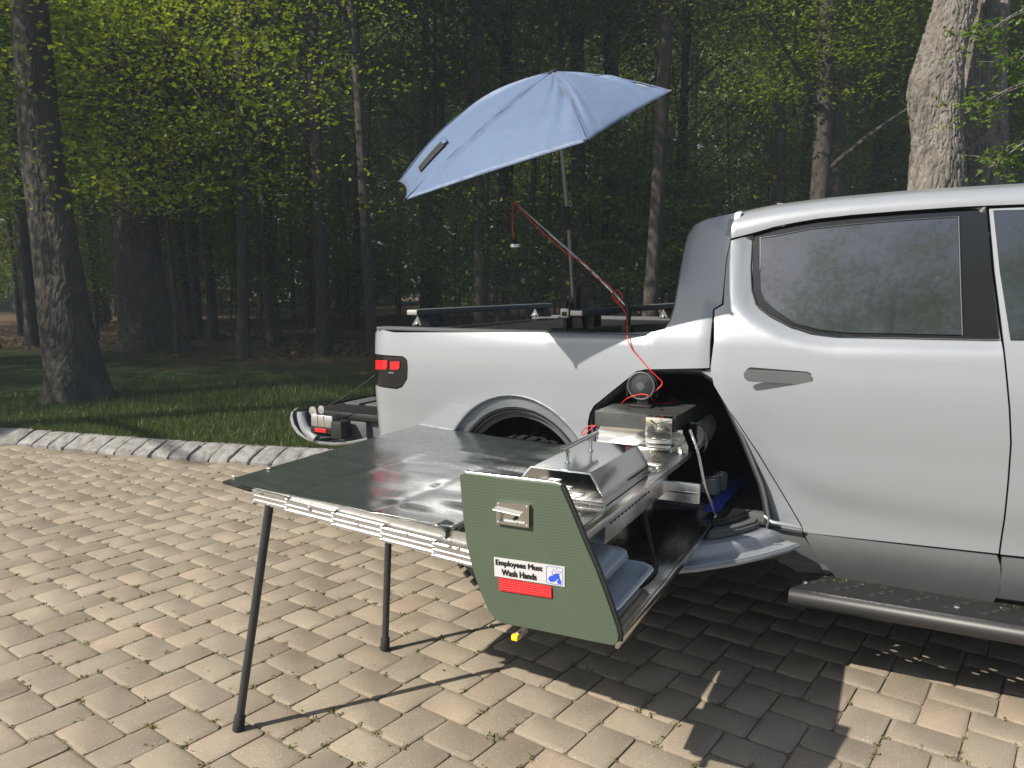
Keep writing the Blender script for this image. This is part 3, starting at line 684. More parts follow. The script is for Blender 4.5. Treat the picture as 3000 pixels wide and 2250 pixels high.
# crease where the rear door tucks inwards
TUCK = [(-.66, 1.80), (-.655, 1.45), (-.64, 1.25), (-.585, 1.10), (-.49, .98), (-.36, .88), (-.18, .83), (.1, .80), (.6, .79), (4, .79)]
ARC = (-1.605, .50, .535)      # wheel arch centre and radius
def arch_d(x, z):
    dx = (x-ARC[0])/1.0; dz = (z-.50)
    if z < .50: return abs(dx)-.40
    return math.hypot(dx/.405, dz/.535)*.46-.46
WIN_PX = [(2203, 684), (2198, 760), (2197, 850), (2203, 880), (2215, 897), (2248, 922), (2313, 957), (2372, 974), (2442, 984), (2596, 986), (2929, 992), (2909, 798), (2892, 609), (2810, 607), (2646, 618), (2497, 630), (2372, 644), (2273, 664)]
def fy0(x, z):
    """outer skin without window recess"""
    if z > 1.372: y = (z-1.372)*.34 if x > -.95 else (z-1.372)*.9
    else:
        y = -.016*math.sin(math.pi*min(1, (1.372-z)/.42))
        y += .04*sstep(.98-z, 0, .42)
    if x > -.72 and z < 1.9:                         # tuck of the rear door
        d = segd(x, z, TUCK, False)
        below = False
        for (a, b), (c, e) in zip(TUCK, TUCK[1:]):
            if a <= x <= c and z < b+(e-b)*(x-a)/(c-a): below = True
        if x < -.66: below = True
        if below: y += .014*sstep(d, 0, .13)
    if x < TAIL+.15:
        t = (TAIL+.15-x)/.15; t = min(t, .999); y += .15*(1-math.sqrt(1-t*t))*.85
    if x < -.78 and z > 1.372:                       # hollow where the cab flows into the bed rail
        y = min(y, .06+(z-1.372)*.34) if z > 1.42 else y
    if x > 1.9: y += .10*sstep(x, 1.9, 3.1)
    d = arch_d(x, z)
    if -.02 < d < .07 and z < 1.12: y += .012*(1-sstep(d, .043, .050))+.022*max(0, min(1, 1-d/.045))
    return y
def S(px, py, f=fy0):
    y = 0.03
    for _ in range(12): p = onY(px, py, y); y = .5*y+.5*f(p.x, p.z)
    return (p.x, p.z)
WIN = [S(*p) for p in WIN_PX]
def fy(x, z):
    y = fy0(x, z)
    if x > -.9 and z > 1.30 and z < 1.95:
        d = segd(x, z, WIN)
        if inside(x, z, WIN): y += .035
        elif z < WIN[0][1]-.02: y += .035*(1-sstep(d, 0, .055))
    return y
# ---- flank with bed side and C pillar
bed = [(TAIL, 1.33), (TAIL+.02, 1.36), (TAIL+.055, 1.388)] + [S(*p) for p in [(1150, 974), (1400, 974), (1700, 975), (1850, 975), (1915, 972), (1948, 963), (1966, 940), (1978, 900), (1995, 800), (2009, 724), (2019, 688), (2038, 660), (2066, 645), (2110, 634), (2156, 624), (2174, 619), (2154, 662), (2140, 701), (2127, 760), (2117, 870), (2114, 890), (2089, 905), (2080, 1000), (2078, 1078)]]
tun_l = [S(*p) for p in [(1890, 1082), (1865, 1087), (1840, 1108), (1739, 1189), (1727, 1212), (1722, 1237)]]
arch = [(ARC[0]+.405*math.cos(a), .50+.535*math.sin(a)) for a in [math.radians(x) for x in range(14, 181, 7)]]
arch = [p for p in arch if p[0] < tun_l[-1][0]-.01]+[(ARC[0]-.405, .50)]
rearb = [(-2.02, .50), (-2.10, .56), (-2.40, .58), (TAIL+.04, .62), (TAIL+.02, .75), (TAIL, .9), (TAIL, 1.2)]
LIGHT = [(TAIL-.01, 1.245), (-2.232, 1.242), (-2.212, 1.228), (-2.207, 1.20), (-2.210, 1.145), (-2.236, 1.108), (-2.262, 1.095), (TAIL-.01, 1.105)]
flank = bed+tun_l+arch+rearb
flank2 = []
for p in flank: flank2.append(p)
# cut the lamp out of the tail edge
outl = []
for i, p in enumerate(flank2):
    outl.append(p)
outl = outl[:-1]+[(TAIL, 1.09), (-2.268, 1.083), (-2.232, 1.097), (-2.200, 1.14), (-2.196, 1.20), (-2.201, 1.236), (-2.226, 1.253), (TAIL, 1.256)]
ext = []
for dd_ in (.006, .013, .030, .042, .048, .053, .064):
    kk = (dd_+.46)/.46
    for a in range(0, 361, 2): ext.append((ARC[0]+.405*kk*math.cos(math.radians(a*.5)), .50+.535*kk*math.sin(math.radians(a*.5))))
sheet('bed_side', outl, fy, paint, truck, .035, .02, extra=ext)
# ---- tail light
tl = sheet('tail_light', [(TAIL-.004, 1.249), (-2.228, 1.246), (-2.208, 1.231), (-2.203, 1.20), (-2.206, 1.142), (-2.235, 1.104), (-2.268, 1.09), (TAIL-.004, 1.097)], lambda x, z: fy0(x, z)+.003, gloss, truck, .03, .05)
for a, b_ in (((1101, 1055), (1135, 1082)), ((1143, 1059), (1171, 1083))):
    q_ = [S(*a), S(b_[0], a[1]), S(b_[0], b_[1]-6), S(b_[0]-5, b_[1]), S(a[0], b_[1])]
    sheet('red_lens', q_, lambda x, z: fy0(x, z)-.002, redl, tl, .02, .006)
for k in range(6):
    p = S(1139+k*2.6, 1092); bm = bmesh.new(); y_ = fy0(*p); box(bm, (p[0]-.0012, y_-.0008, p[1]-.0022), (p[0]+.0012, y_+.002, p[1]+.0022)); obj('maker_mark', bm, white, tl, 0)
# ---- rear door with lower cladding, window and handle
seam_px = [(2139, 703), (2203, 687)]
door_rear = [(2077, 1078), (2082, 1110), (2090, 1133), (2224, 1338), (2348, 1543), (2352, 1556)]
front_line = [(2892, 609), (2909, 798), (2934, 990), (2942, 1060), (2955, 1200), (2959, 1300), (2952, 1400), (2940, 1520), (2925, 1622)]
lowline = [(2354, 1560), (2650, 1592), (2922, 1622)]
dr = [S(*p) for p in [(2141, 705), (2203, 688), (2273, 668), (2372, 648), (2497, 634), (2646, 622), (2810, 611), (2888, 606)]+front_line[1:]]+[S(*p) for p in lowline[::-1][1:]]+[S(*p) for p in [(2352, 1552), (2350, 1541), (2227, 1334), (2093, 1129), (2084, 1096), (2082, 1077), (2092, 1000), (2094, 908), (2120, 893), (2124, 820), (2130, 760)]]
door = sheet('rear_door', dr, fy, paint, truck, .03, .022, smooth=42)
dw = sheet('side_window', [((p[0]-.2)*.992+.2, (p[1]-1.62)*.985+1.62) for p in WIN], lambda x, z: fy0(x, z)+.022, gloss, door, .06, .02)
def wpx(pts): return [S(*p) for p in pts]
glass = wpx([(2228, 697), (2226, 800), (2228, 852), (2240, 880), (2275, 912), (2330, 948), (2400, 966), (2480, 975), (2600, 977), (2818, 982), (2812, 800), (2806, 636), (2646, 646), (2497, 658), (2372, 672), (2283, 690)])
sheet('window_pane', glass, lambda x, z: fy0(x, z)+.016, glassm, dw, .06, .01)
def along(pts, off): 
    r = []
    for p in pts: x, z = S(*p); r.append((x, fy0(x, z)+off, z))
    return r
bm = bmesh.new(); tube(bm, along([(2226, 790), (2226, 696), (2283, 688), (2372, 670), (2497, 656), (2646, 644), (2806, 633)], .012), .0018, 6); tube(bm, along([(2809, 633), (2814, 800), (2820, 984)], .010), .0025, 6); obj('window_moulding', bm, mould, dw, 60)
bm = bmesh.new(); tube(bm, along([(2204, 690), (2199, 780), (2201, 850), (2214, 893), (2248, 919), (2313, 953), (2372, 971), (2442, 981), (2596, 984), (2929, 990)], .016), .004, 6); obj('window_seal', bm, gloss, dw, 60)
# cladding of door
cl_r = wpx([(2356, 1563), (2381, 1610), (2456, 1699)]); cl_t = wpx([(2926, 1628), (2650, 1598)]); 
def fyc(x, z): return fy0(x, max(z, .62))+.004-.014*sstep(.62-z, 0, .03)+.10*sstep(.58-z, .0, .30)
dc = [S(p[0], p[1], fyc) for p in [(2356, 1563), (2650, 1598), (2921, 1628), (2931, 1660), (2930, 1728), (2909, 1768), (2670, 1735), (2456, 1699), (2381, 1612)]]
sheet('door_cladding', dc, fyc, clad, door, .035, .03)
hx = onY(2281, 1103, -.01)
bm = bmesh.new(); prof = []
for k in range(24):
    a = 2*math.pi*k/24; cx = .101 if math.cos(a) > 0 else -.101; prof.append((hx.x+cx+.029*math.cos(a), -.012, hx.z-.004*cx/.1+.029*math.sin(a)))
prism(bm, prof, (0, .012, 0)); obj('handle_pocket', bm, blackp, door, 30)
bm = bmesh.new(); prof = []
for k in range(24):
    a = 2*math.pi*k/24; cx = .100 if math.cos(a) > 0 else -.100; prof.append((hx.x+cx+.0255*math.cos(a), -.022-.046*sstep(-(cx+.0255*math.cos(a)), -.13, .13), hx.z-.004*cx/.1+.0255*math.sin(a)))
prof = [(p[0], p[1]-(p[2]-hx.z)*.55, p[2]) for p in prof]
prism(bm, prof, (0, .012, 0)); bmesh.ops.bevel(bm, geom=bm.edges[:], offset=.002, segments=2, affect='EDGES'); obj('door_handle', bm, paint, door, 30)
# jamb strip between tunnel opening and door, with sill
jamb = wpx([(2080, 1083), (2089, 1130), (2222, 1338), (2344, 1542), (2349, 1560), (2254, 1543), (2262, 1520), (2246, 1452), (2236, 1418), (2180, 1290), (2108, 1142), (2092, 1114), (2052, 1090)])
sheet('tunnel_jamb', jamb, lambda x, z: fy0(x, z)+.016, paint, truck, .03, .03)
# ---- front door, fender and nose (beyond the frame to the right)
def P2(x, z): return (x, z)
fd_l = wpx([(2898, 612), (2915, 798), (2940, 990), (2948, 1060), (2961, 1200), (2965, 1300), (2958, 1400), (2946, 1520), (2931, 1624)])
fdo = [(.30, 1.885), (.55, 1.885), (.85, 1.83), (1.15, 1.66), (1.38, 1.46), (1.44, 1.36), (1.45, .95), (1.40, .66)]
fd = sheet('front_door', fd_l[:1]+fdo+fd_l[::-1][:-1], fy0, paint, truck, .06, .022)
sheet('side_window', [(fd_l[0][0]+.012, fd_l[0][1]-.006), (.62, 1.872), (.85, 1.80), (1.10, 1.66), (1.30, 1.44), (fd_l[2][0]+.02, 1.415), (fd_l[1][0]+.014, fd_l[1][1])], lambda x, z: fy0(x, z)-.006, glassm, fd, .06, .02)
a0 = S(2931, 1632, fyc); sheet('door_cladding', [(a0[0]+.006, a0[1]), (1.40, .64), (1.36, .46), (a0[0], .44)], fyc, clad, fd, .06, .03)
farch = [(2.42+.405*math.cos(a), .50+.535*math.sin(a)) for a in [math.radians(x) for x in range(180, -1, -9)]]
sheet('front_fender', [(1.455, 1.36), (1.46, .66), (1.55, .5)]+farch[0:]+[(2.95, .5), (3.02, .8), (3.03, 1.12), (2.7, 1.24), (1.9, 1.34)], fy0, paint, truck, .08, .03)
bm = bmesh.new()
hood = [[(x, y, z) for y in (.04, .25, 1.0, 1.75, 1.96)] for x, z in ((1.40, 1.37), (1.9, 1.34), (2.7, 1.25), (3.02, 1.13))]
hr = [[bm.verts.new((p[0]-(.12 if abs(p[1]-1) > .9 and i == 3 else 0), p[1]+(.1 if p[1] < .1 and i > 1 else 0)-(.1 if p[1] > 1.9 and i > 1 else 0), p[2]+(.05 if .2 < p[1] < 1.8 else 0))) for p in r] for i, r in enumerate(hood)]
for A, B in zip(hr, hr[1:]):
    for k in range(4): bm.faces.new((A[k], B[k], B[k+1], A[k+1]))
obj('hood', bm, paint, truck, 40)
bm = bmesh.new(); box(bm, (2.85, .14, .45), (3.03, 1.86, 1.12), .05); obj('front_bumper', bm, clad, truck, 40)
bm = bmesh.new(); prism(bm, [(1.38, .10, 1.42), (1.38, 1.9, 1.42), (.86, 1.72, 1.86), (.86, .28, 1.86)], (-.02, 0, -.02)); obj('windscreen', bm, glassm, truck, 0)
# ---- roof: cant rail rolling over to a flat top
rtop = [(2168, 620), (2200, 611), (2248, 604), (2397, 587), (2646, 565), (3000, 545)]
def lerp_px(pts, x):
    for a, b_ in zip(pts, pts[1:]):
        if a[0] <= x <= b_[0]: return a[1]+(b_[1]-a[1])*(x-a[0])/(b_[0]-a[0])
    return pts[0][1] if x < pts[0][0] else pts[-1][1]
low = [(2139, 700), (2203, 684), (2273, 664), (2372, 644), (2497, 630), (2646, 618), (2810, 607), (2892, 603), (3000, 599)]
bm = bmesh.new(); secs = []
st = [2118, 2132, 2141, 2152, 2170, 2190, 2220, 2273, 2330, 2397, 2497, 2646, 2810, 2892, 3000]
for k, px in enumerate(st):
    x, z = S(px, lerp_px(low, px)-1); y0 = fy0(x, z)
    tx = max(px, 2150+(px-2118)*.55) if px < 2190 else px
    tp = onY(tx, lerp_px(rtop, tx), .36); zt = tp.z
    if k < 2: y0 += .004
    A = Vector((x, y0, z)); B = Vector((x+.01, y0+.01, z+(zt-z)*.45)); Cc = Vector((x+.03, y0+.07, z+(zt-z)*.85)); T = Vector((x+.06, .36, zt-.004))
    pr = [A, A*.6+B*.4+Vector((0, -.003, 0)), B, B*.5+Cc*.5+Vector((0, -.008, .006)), Cc, Cc*.55+T*.45+Vector((0, -.005, .012)), T, Vector((T.x, .7, zt+.022)), Vector((T.x, 1.0, zt+.03))]
    pr = pr+[Vector((p.x, 2-p.y, p.z)) for p in pr[:-1][::-1]]
    secs.append([bm.verts.new(p) for p in pr])
xe = .86; sc_ = []
lastz = secs[-1][6].co.z
for xx, dz in ((.62, 0), (xe, -.06)):
    sc_.append([bm.verts.new((xx, v.co.y, v.co.z+dz)) for v in secs[-1]])
secs += sc_
for A, B in zip(secs, secs[1:]):
    for i in range(len(A)-1): bm.faces.new((A[i], B[i], B[i+1], A[i+1]))
bmesh.ops.recalc_face_normals(bm, faces=bm.faces[:])
roof = obj('roof', bm, paint, truck, 50)
# ---- back of the cab
redge = [S(*p) for p in [(1950, 968), (1966, 940), (1978, 900), (1995, 800), (2009, 724), (2019, 688), (2038, 660), (2066, 645), (2110, 634), (2156, 624), (2172, 619)]]
bm = bmesh.new(); secs = []
for x, z in redge:
    y0 = fy(x, z)
    secs.append([bm.verts.new(p) for p in ((x, y0, z), (x-.008, y0+.008, z+.002), (x-.012, y0+.025, z+.004), (x-.014, y0+.3, z+.006), (x-.014, 1.0, z+.008), (x-.014, 2-y0-.3, z+.006), (x-.012, 2-y0-.025, z+.004), (x, 2-y0, z))])
for A, B in zip(secs, secs[1:]):
    for i in range(len(A)-1): bm.faces.new((A[i], A[i+1], B[i+1], B[i]))
bmesh.ops.recalc_face_normals(bm, faces=bm.faces[:])
cb = obj('cab_back', bm, paint, truck, 50)
bm = bmesh.new(); prism(bm, [(-.905, .35, 1.46), (-.875, .35, 1.76), (-.875, 1.65, 1.76), (-.905, 1.65, 1.46)], (-.012, 0, 0)); obj('rear_window', bm, gloss, cb, 0)
bm = bmesh.new(); box(bm, (-1.30, .08, .88), (-1.27, 1.92, 1.37)); obj('bed_bulkhead', bm, inner, truck, 0)
fn = onY(2225, 604, 1.0)
bm = bmesh.new(); prism(bm, [(-.60, .985, 1.955), (-.40, .985, 1.96), (-.46, .985, 1.985), (-.54, .985, 2.018), (-.60, .985, 2.024)], (0, .03, 0)); obj('antenna_fin', bm, paint, truck, 30)
# ---- bed: rail caps, liner, cover slats, far side
z_r = S(1300, 974)[1]
bm = bmesh.new(); box(bm, (TAIL+.06, .016, z_r+.002), (-.93, .11, z_r+.018), .005); obj('bed_rail_cap', bm, clad, truck, 40)
bm = bmesh.new(); box(bm, (TAIL+.06, 1.89, z_r-.05), (-.93, 1.985, z_r+.018), .005); obj('bed_rail_cap', bm, clad, truck, 40)
for (y1, y2) in ((.06, .10), (1.90, 1.95)):
    bm = bmesh.new(); box(bm, (TAIL+.05, y1, 1.09), (-1.27, y2, z_r)); obj('bed_wall', bm, inner, truck, 0)
bm = bmesh.new(); box(bm, (TAIL+.02, .44, .84), (-1.27, 1.56, .88)); obj('bed_floor', bm, inner, truck, 0)
sheet('far_bed_side', [(TAIL+.02, 1.38), (-.9, 1.38), (-.9, .6), (-1.2, .5)]+[(ARC[0]+.405*math.cos(a), .50+.535*math.sin(a)) for a in [math.radians(x) for x in range(10, 181, 17)]]+[(-2.1, .55), (TAIL, .65)], lambda x, z: 1.99, paint, truck, .2, .01)
sheet('far_cab_side', [(-.9, 1.38), (-.88, 1.75), (-.78, 1.87), (.5, 1.88), (.85, 1.84), (1.38, 1.42), (1.45, .5), (-1.0, .5)], lambda x, z: 1.985-max(0, (z-1.372)*.34), paint, truck, .1, .01)
sheet('far_window', [(-.62, 1.78), (.5, 1.85), (.8, 1.82), (1.25, 1.42), (-.3, 1.42), (-.58, 1.5)], lambda x, z: 1.99-max(0, (z-1.372)*.34), gloss, truck, .1, .01)
for k in range(15):                                          # rolled cover slats across the bed
    x = -2.30+k*.094
    bm = bmesh.new(); box(bm, (x, .115, z_r-.012+.001*(k % 2)), (x+.088, 1.885, z_r-.002), .002); obj('cover_slat', bm, blackp, truck, 30)
def crossbar(x, y0, y1, z):
    bm = bmesh.new(); box(bm, (x-.034, y0, z-.022), (x+.034, y1, z+.010), .009); c = obj('crossbar', bm, clad, truck, 40)
    for y in (y0+.10, y1-.16):
        bm = bmesh.new(); prism(bm, [(x-.06, y-.03, z_r+.018), (x+.07, y-.03, z_r+.018), (x+.03, y-.01, z-.02), (x-.03, y-.01, z-.02)], (0, .09, 0)); bmesh.ops.bevel(bm, geom=bm.edges[:], offset=.005, segments=1, affect='EDGES'); obj('crossbar_foot', bm, blackp, c, 30)
        bm = bmesh.new(); lathe(bm, (x-.02, y-.032, z_r+.03), [(.001, -.006), (.008, -.004), (.009, .003)], 12, 'Y'); obj('bolt', bm, alu, c, 30)
    bm = bmesh.new(); box(bm, (x-.03, y0-.006, z-.018), (x+.03, y0, z+.006), .002); obj('end_cap', bm, alud, c, 30)
crossbar(-2.235, .09, 1.80, 1.475); crossbar(-1.36, .16, 1.90, 1.483)
# ---- tail corner, tailgate, bumper
bm = bmesh.new(); box(bm, (TAIL+.01, .14, .62), (TAIL+.10, .24, z_r-.03), .03); box(bm, (TAIL+.01, 1.76, .62), (TAIL+.10, 1.88, z_r-.03), .03); obj('tail_pillar', bm, paint, truck, 40)
def tgp(x, y, z): return Vector((x, y, z))
X0, X1 = TAIL-.03, -3.06
bm = bmesh.new(); box(bm, (X1+.06, .16, .862), (X0, 1.86, .905), .012); tgo = obj('tailgate', bm, blackp, truck, 40)
for j in range(4):
    for i in range(3):
        x = X1+.12+i*.15; y = .40+j*.34; bm = bmesh.new(); box(bm, (x, y, .903), (x+.105, y+.26, .915), .004); obj('tailgate_rib', bm, clad, tgo, 30)
bm = bmesh.new()                                             # painted outer skin curling round the open gate's edge
prof = [(X1+.035, .912), (X1, .895), (X1-.012, .86), (X1+.0, .815), (X1+.035, .775), (X1+.10, .745), (X1+.19, .730), (X1+.30, .732), (X1+.42, .752), (X1+.53, .78)]
rings = []
for y, s_ in ((.075, .0), (.085, .006), (1.925, .006), (1.935, 0)):
    rings.append([bm.verts.new((x, y, z-s_)) for x, z in prof])
for A, B in zip(rings, rings[1:]):
    for k in range(len(prof)-1): bm.faces.new((A[k], A[k+1], B[k+1], B[k]))
in_ = [[bm.verts.new((x+.018*(1 if k < 5 else 0), y, z+.014)) for k, (x, z) in enumerate(prof)] for y in (.075, 1.935)]
for A, B, fl in ((rings[0], in_[0], 0), (rings[-1], in_[1], 1)):
    for k in range(len(prof)-1): bm.faces.new((A[k], B[k], B[k+1], A[k+1]))
bmesh.ops.recalc_face_normals(bm, faces=bm.faces[:]); obj('tailgate_skin', bm, paint, tgo, 60)
bm = bmesh.new(); tube(bm, spline([(X1+.07, .085, .90), (X1+.075, .082, .86), (X1+.105, .082, .80), (X1+.17, .084, .755)], 5), [.028]*16, 8); obj('tailgate_rim', bm, paint, tgo, 60)
bm = bmesh.new(); box(bm, (X1+.16, .055, .83), (X1+.31, .12, .897), .005); obj('hinge_block', bm, alu, tgo, 30)
for k in range(2):
    bm = bmesh.new(); box(bm, (X1+.205+k*.045, .052, .832), (X1+.208+k*.045, .056, .895)); obj('block_groove', bm, alud, tgo, 0)
bm = bmesh.new(); box(bm, (X1+.30, .050, .772), (X1+.375, .14, .870), .012); obj('latch_block', bm, blackp, tgo, 30)
bm = bmesh.new(); box(bm, (X1+.15, .060, .795), (X1+.30, .13, .828), .004); obj('light_bar_housing', bm, gloss, tgo, 30)
bm = bmesh.new(); box(bm, (X1+.185, .054, .800), (X1+.265, .062, .822), .002); obj('red_lens', bm, redl, tgo, 30)
bm = bmesh.new(); lathe(bm, (X1+.22, .09, .925), [(.004, -.02), (.022, -.018), (.022, -.004), (.012, 0)], 16, 'Y'); lathe(bm, (X1+.15, .10, .91), [(.004, -.02), (.026, -.018), (.026, -.004), (.012, 0)], 16, 'Y'); obj('latch_bolt', bm, alud, tgo, 30)
wire('tailgate_cable', [(X1+.22, .085, .93), (X1+.40, .09, 1.02), (TAIL+.01, .13, 1.16)], .003, blackp, tgo)
bm = bmesh.new(); box(bm, (X1+.27, .16, .74), (TAIL-.13, 1.84, .862), .025); box(bm, (TAIL-.16, .20, .70), (TAIL+.03, 1.80, .855), .01); obj('step_bumper', bm, clad, truck, 40)
bm = bmesh.new(); box(bm, (-2.44, .12, .38), (-2.02, 1.88, .60), .03); obj('rear_valance', bm, clad, truck, 40)
# ---- wheel house, wheels
def wheel(x, y, sgn):
    bm = bmesh.new(); prof = [(.24, 0), (.30, -.012), (.385, -.018), (.415, .0), (.43, .03), (.432, .14), (.43, .25), (.415, .28), (.385, .30), (.30, .29), (.24, .27)]
    prof = [(r, sgn*h) for r, h in prof]; lathe(bm, (x, y, .432), prof, 60, 'Y'); ty = obj('tyre', bm, rubber, truck, 40)
    bm = bmesh.new()
    for k in range(48):
        for (h1, h2, o_) in ((-.012, .07, 0), (.075, .145, .5), (.15, .22, 0), (.225, .29, .5)):
            a = 2*math.pi*(k+o_)/48; R = Matrix.Rotation(-a, 3, 'Y'); c0 = Vector((x, y, .432))
            vs = box(bm, (-.018, min(sgn*h1, sgn*h2), .424), (.018, max(sgn*h1, sgn*h2), .440))
            for v in vs: v.co = c0+R @ v.co
    tb = obj('tread_blocks', bm, rubber, ty, 0); tb['kind'] = 'stuff'
    bm = bmesh.new(); lathe(bm, (x, y, .432), [(r, sgn*h) for r, h in [(.02, .02), (.06, .018), (.08, .035), (.12, .04), (.235, .012), (.245, -.003), (.25, .02), (.245, .2)]], 40, 'Y')
    rm = obj('rim', bm, alud, ty, 40)
    for k in range(6):
        a = k*math.pi/3; R = Matrix.Rotation(-a, 3, 'Y'); bm = bmesh.new(); vs = box(bm, (-.028, min(0, sgn*.03), .07), (.028, max(0, sgn*.03), .235), .006)
        for v in bm.verts: v.co = Vector((x, y, .432))+R @ v.co
        sp_ = obj('spoke', bm, clad, rm, 30) if False else obj('rim_spoke', bm, clad, ty, 30)
wheel(ARC[0]-.02, .10, 1); wheel(ARC[0]-.02, 1.90, -1); wheel(2.42, .10, 1); wheel(2.42, 1.90, -1)
deep = mat('wheel_house_black', (.004, .004, .004), .95)
for xc in (ARC[0], 2.42):
    bm = bmesh.new(); rg_ = []
    for y in (.045, .42):
        rg_.append([bm.verts.new((xc+.43*math.cos(math.radians(a)), y, .50+.57*math.sin(math.radians(a)))) for a in range(-10, 191, 10)])
    for i in range(len(rg_[0])-1): bm.faces.new((rg_[0][i], rg_[0][i+1], rg_[1][i+1], rg_[1][i]))
    bm.faces.new(rg_[1])
    obj('wheel_liner', bm, deep, truck, 40)
bm = bmesh.new()                                             # arch lip lining (black edge trim)
tube(bm, [(ARC[0]+.40*math.cos(a), .052, .50+.53*math.sin(a)) for a in [math.radians(x) for x in range(0, 181, 6)]], .014, 8); obj('arch_trim', bm, blackp, truck, 60)
bm = bmesh.new(); ra_ = []
for kk, yy in ((1.0, .046), (.955, .052), (.95, .075), (.90, .080)):
    ra_.append([bm.verts.new((ARC[0]+.40*kk*math.cos(a), yy, .50+.53*kk*math.sin(a))) for a in [math.radians(x) for x in range(0, 181, 5)]])
for A, B in zip(ra_, ra_[1:]):
    for i in range(len(A)-1): bm.faces.new((A[i], A[i+1], B[i+1], B[i]))
obj('arch_liner_lip', bm, clad, truck, 40)
# ---- underbody, cab floor block, rocker
bm = bmesh.new(); box(bm, (-.44, .12, .40), (1.5, 1.88, .62), .03); box(bm, (-2.3, .45, .45), (2.9, 1.55, .58)); obj('underbody', bm, inner, truck, 30)
bm = bmesh.new(); box(bm, (-.34, .15, .60), (1.40, .17, 1.38)); obj('door_core', bm, inner, truck, 0)
bm = bmesh.new(); box(bm, (-1.16, .07, .46), (-.41, .12, .655), .015); box(bm, (-.41, .085, .44), (1.4, .14, .60), .02); obj('rocker', bm, clad, truck, 40)
sl_ = wpx([(2254, 1546), (2349, 1563), (2380, 1612), (2420, 1660), (2440, 1692), (2330, 1690), (2262, 1640)])
sheet('rocker_cladding', sl_, lambda x, z: fyc(x, z)+.012, clad, truck, .05, .03)
bm = bmesh.new(); tube(bm, [onY(2240, 1512, .03), onY(2262, 1530, .012), onY(2330, 1542, .012), onY(2346, 1548, .02)], .008, 8); obj('sill_edge', bm, paint, truck, 60)
# ---- running board: round-nosed step with punched tread plate
rbz = .40; x0, x1 = -.335, 1.45
bm = bmesh.new(); tube(bm, [(x0-.002, -.085, rbz-.02), (x0, -.085, rbz-.02), (x1, -.085, rbz-.02)], [.034, .036, .036], 20); rb = obj('running_board', bm, stepm, truck, 50)
bm = bmesh.new()                                             # plate with real holes
holes = []; hx_ = x0+.075
while hx_ < x1-.05:
    for i, yy in enumerate((-.040, -.004, .032)):
        holes.append((hx_-.030+i*.034, yy+.012))
    hx_ += .125
outer = [(x0+.0, -.085), (x1, -.085), (x1, .135), (x0+.16, .135), (x0+.08, .06), (x0, -.03)]
pts = [Vector(p) for p in resample(outer, .08)]; n0 = len(pts); cons = [(i, (i+1) % n0) for i in range(n0)]; hol = []
for cx, cy in holes:
    s0 = len(pts); el = [(cx+.019*math.cos(a), cy+.0105*math.sin(a)-.004*math.cos(a)) for a in [2*math.pi*k/10 for k in range(10)]]
    pts += [Vector(p) for p in el]; cons += [(s0+i, s0+(i+1) % 10) for i in range(10)]; hol.append(el)
V, E_, Fc, *_r = delaunay_2d_cdt(pts, cons, [], 1, 1e-6)
for zz, fl in ((rbz+.017, 0), (rbz+.013, 1)):
    vs = [bm.verts.new((p[0], p[1], zz)) for p in V]
    for f in Fc:
        cx = sum(V[i][0] for i in f)/3; cy = sum(V[i][1] for i in f)/3
        if any(inside(cx, cy, h) for h in hol) or not inside(cx, cy, outer): continue
        bm.faces.new([vs[i] for i in (f if not fl else f[::-1])])
for v in list(bm.verts):
    if not v.link_faces: bm.verts.remove(v)
pl = obj('tread_plate', bm, stepm, rb, 0)
bm = bmesh.new()
for cx, cy in holes: tube(bm, [(cx+.019*math.cos(a), cy+.0105*math.sin(a)-.004*math.cos(a), rbz+.0175) for a in [2*math.pi*k/10 for k in range(10)]], .0022, 5, closed=True)
o = obj('hole_rim', bm, stepm, pl if False else rb, 60); o['kind'] = 'stuff'
dirt = []
for k in range(260):
    x = rw.uniform(x0+.05, x1); dirt.append((x, .088-abs(rw.gauss(0, .022)), rbz+.0195))
dirt = np.array(dirt); o = link('road_grit', quads_mesh('road_grit', dirt, .004+.008*np.random.rand(len(dirt)), np.random.normal(size=dirt.shape)*.3+np.array([0, 0, 1.]), weed_m), weed_m, rb); o['kind'] = 'stuff'
for k in range(4):
    xx = x0+.05+k*.53; bm = bmesh.new(); lathe(bm, (xx, -.015, rbz+.017), [(.002, .006), (.009, .005), (.011, 0)], 10); obj('bolt', bm, alu, rb, 30)
for xx in (.0, .9):
    bm = bmesh.new(); box(bm, (xx, -.06, rbz-.02), (xx+.05, .3, rbz+.008)); obj('bracket', bm, blackp, rb, 0)

# ---- gear tunnel: lined throat through the body, rubber seal, fold-down door
top_in = [(1892, 1086), (1985, 1084), (2050, 1088), (2090, 1112), (2106, 1142), (2178, 1290), (2234, 1418), (2244, 1452), (2258, 1516), (2250, 1543)]
tr_ = [S(*p) for p in top_in]
topn = tun_l[::-1][1:]
loop = tr_+[(-1.16, .655), (-1.20, .80), (-1.215, .94)]+[(p[0]+.008, p[1]) for p in tun_l[::-1][:-1]]
loop = [(x, z) for x, z in loop]
bm = bmesh.new(); rings = []
for y in (.03, .09, .6, 1.9):
    k_ = 0 if y < .1 else .02
    rings.append([bm.verts.new((x+(-.8-x)*k_*2, y, z+(.95-z)*k_*2)) for x, z in loop])
for A, B in zip(rings, rings[1:]):
    for i in range(len(A)): bm.faces.new((A[i], A[(i+1) % len(A)], B[(i+1) % len(A)], B[i]))
bm.faces.new(rings[-1]); obj('storage_tunnel', bm, mat('tunnel_lining', (.035, .037, .041), .6, 0, var=.2, vscale=5), truck, 40)
def scl(lp, k, cx=-.82, cz=.95): return [(cx+(x-cx)*k, cz+(z-cz)*k) for x, z in lp]
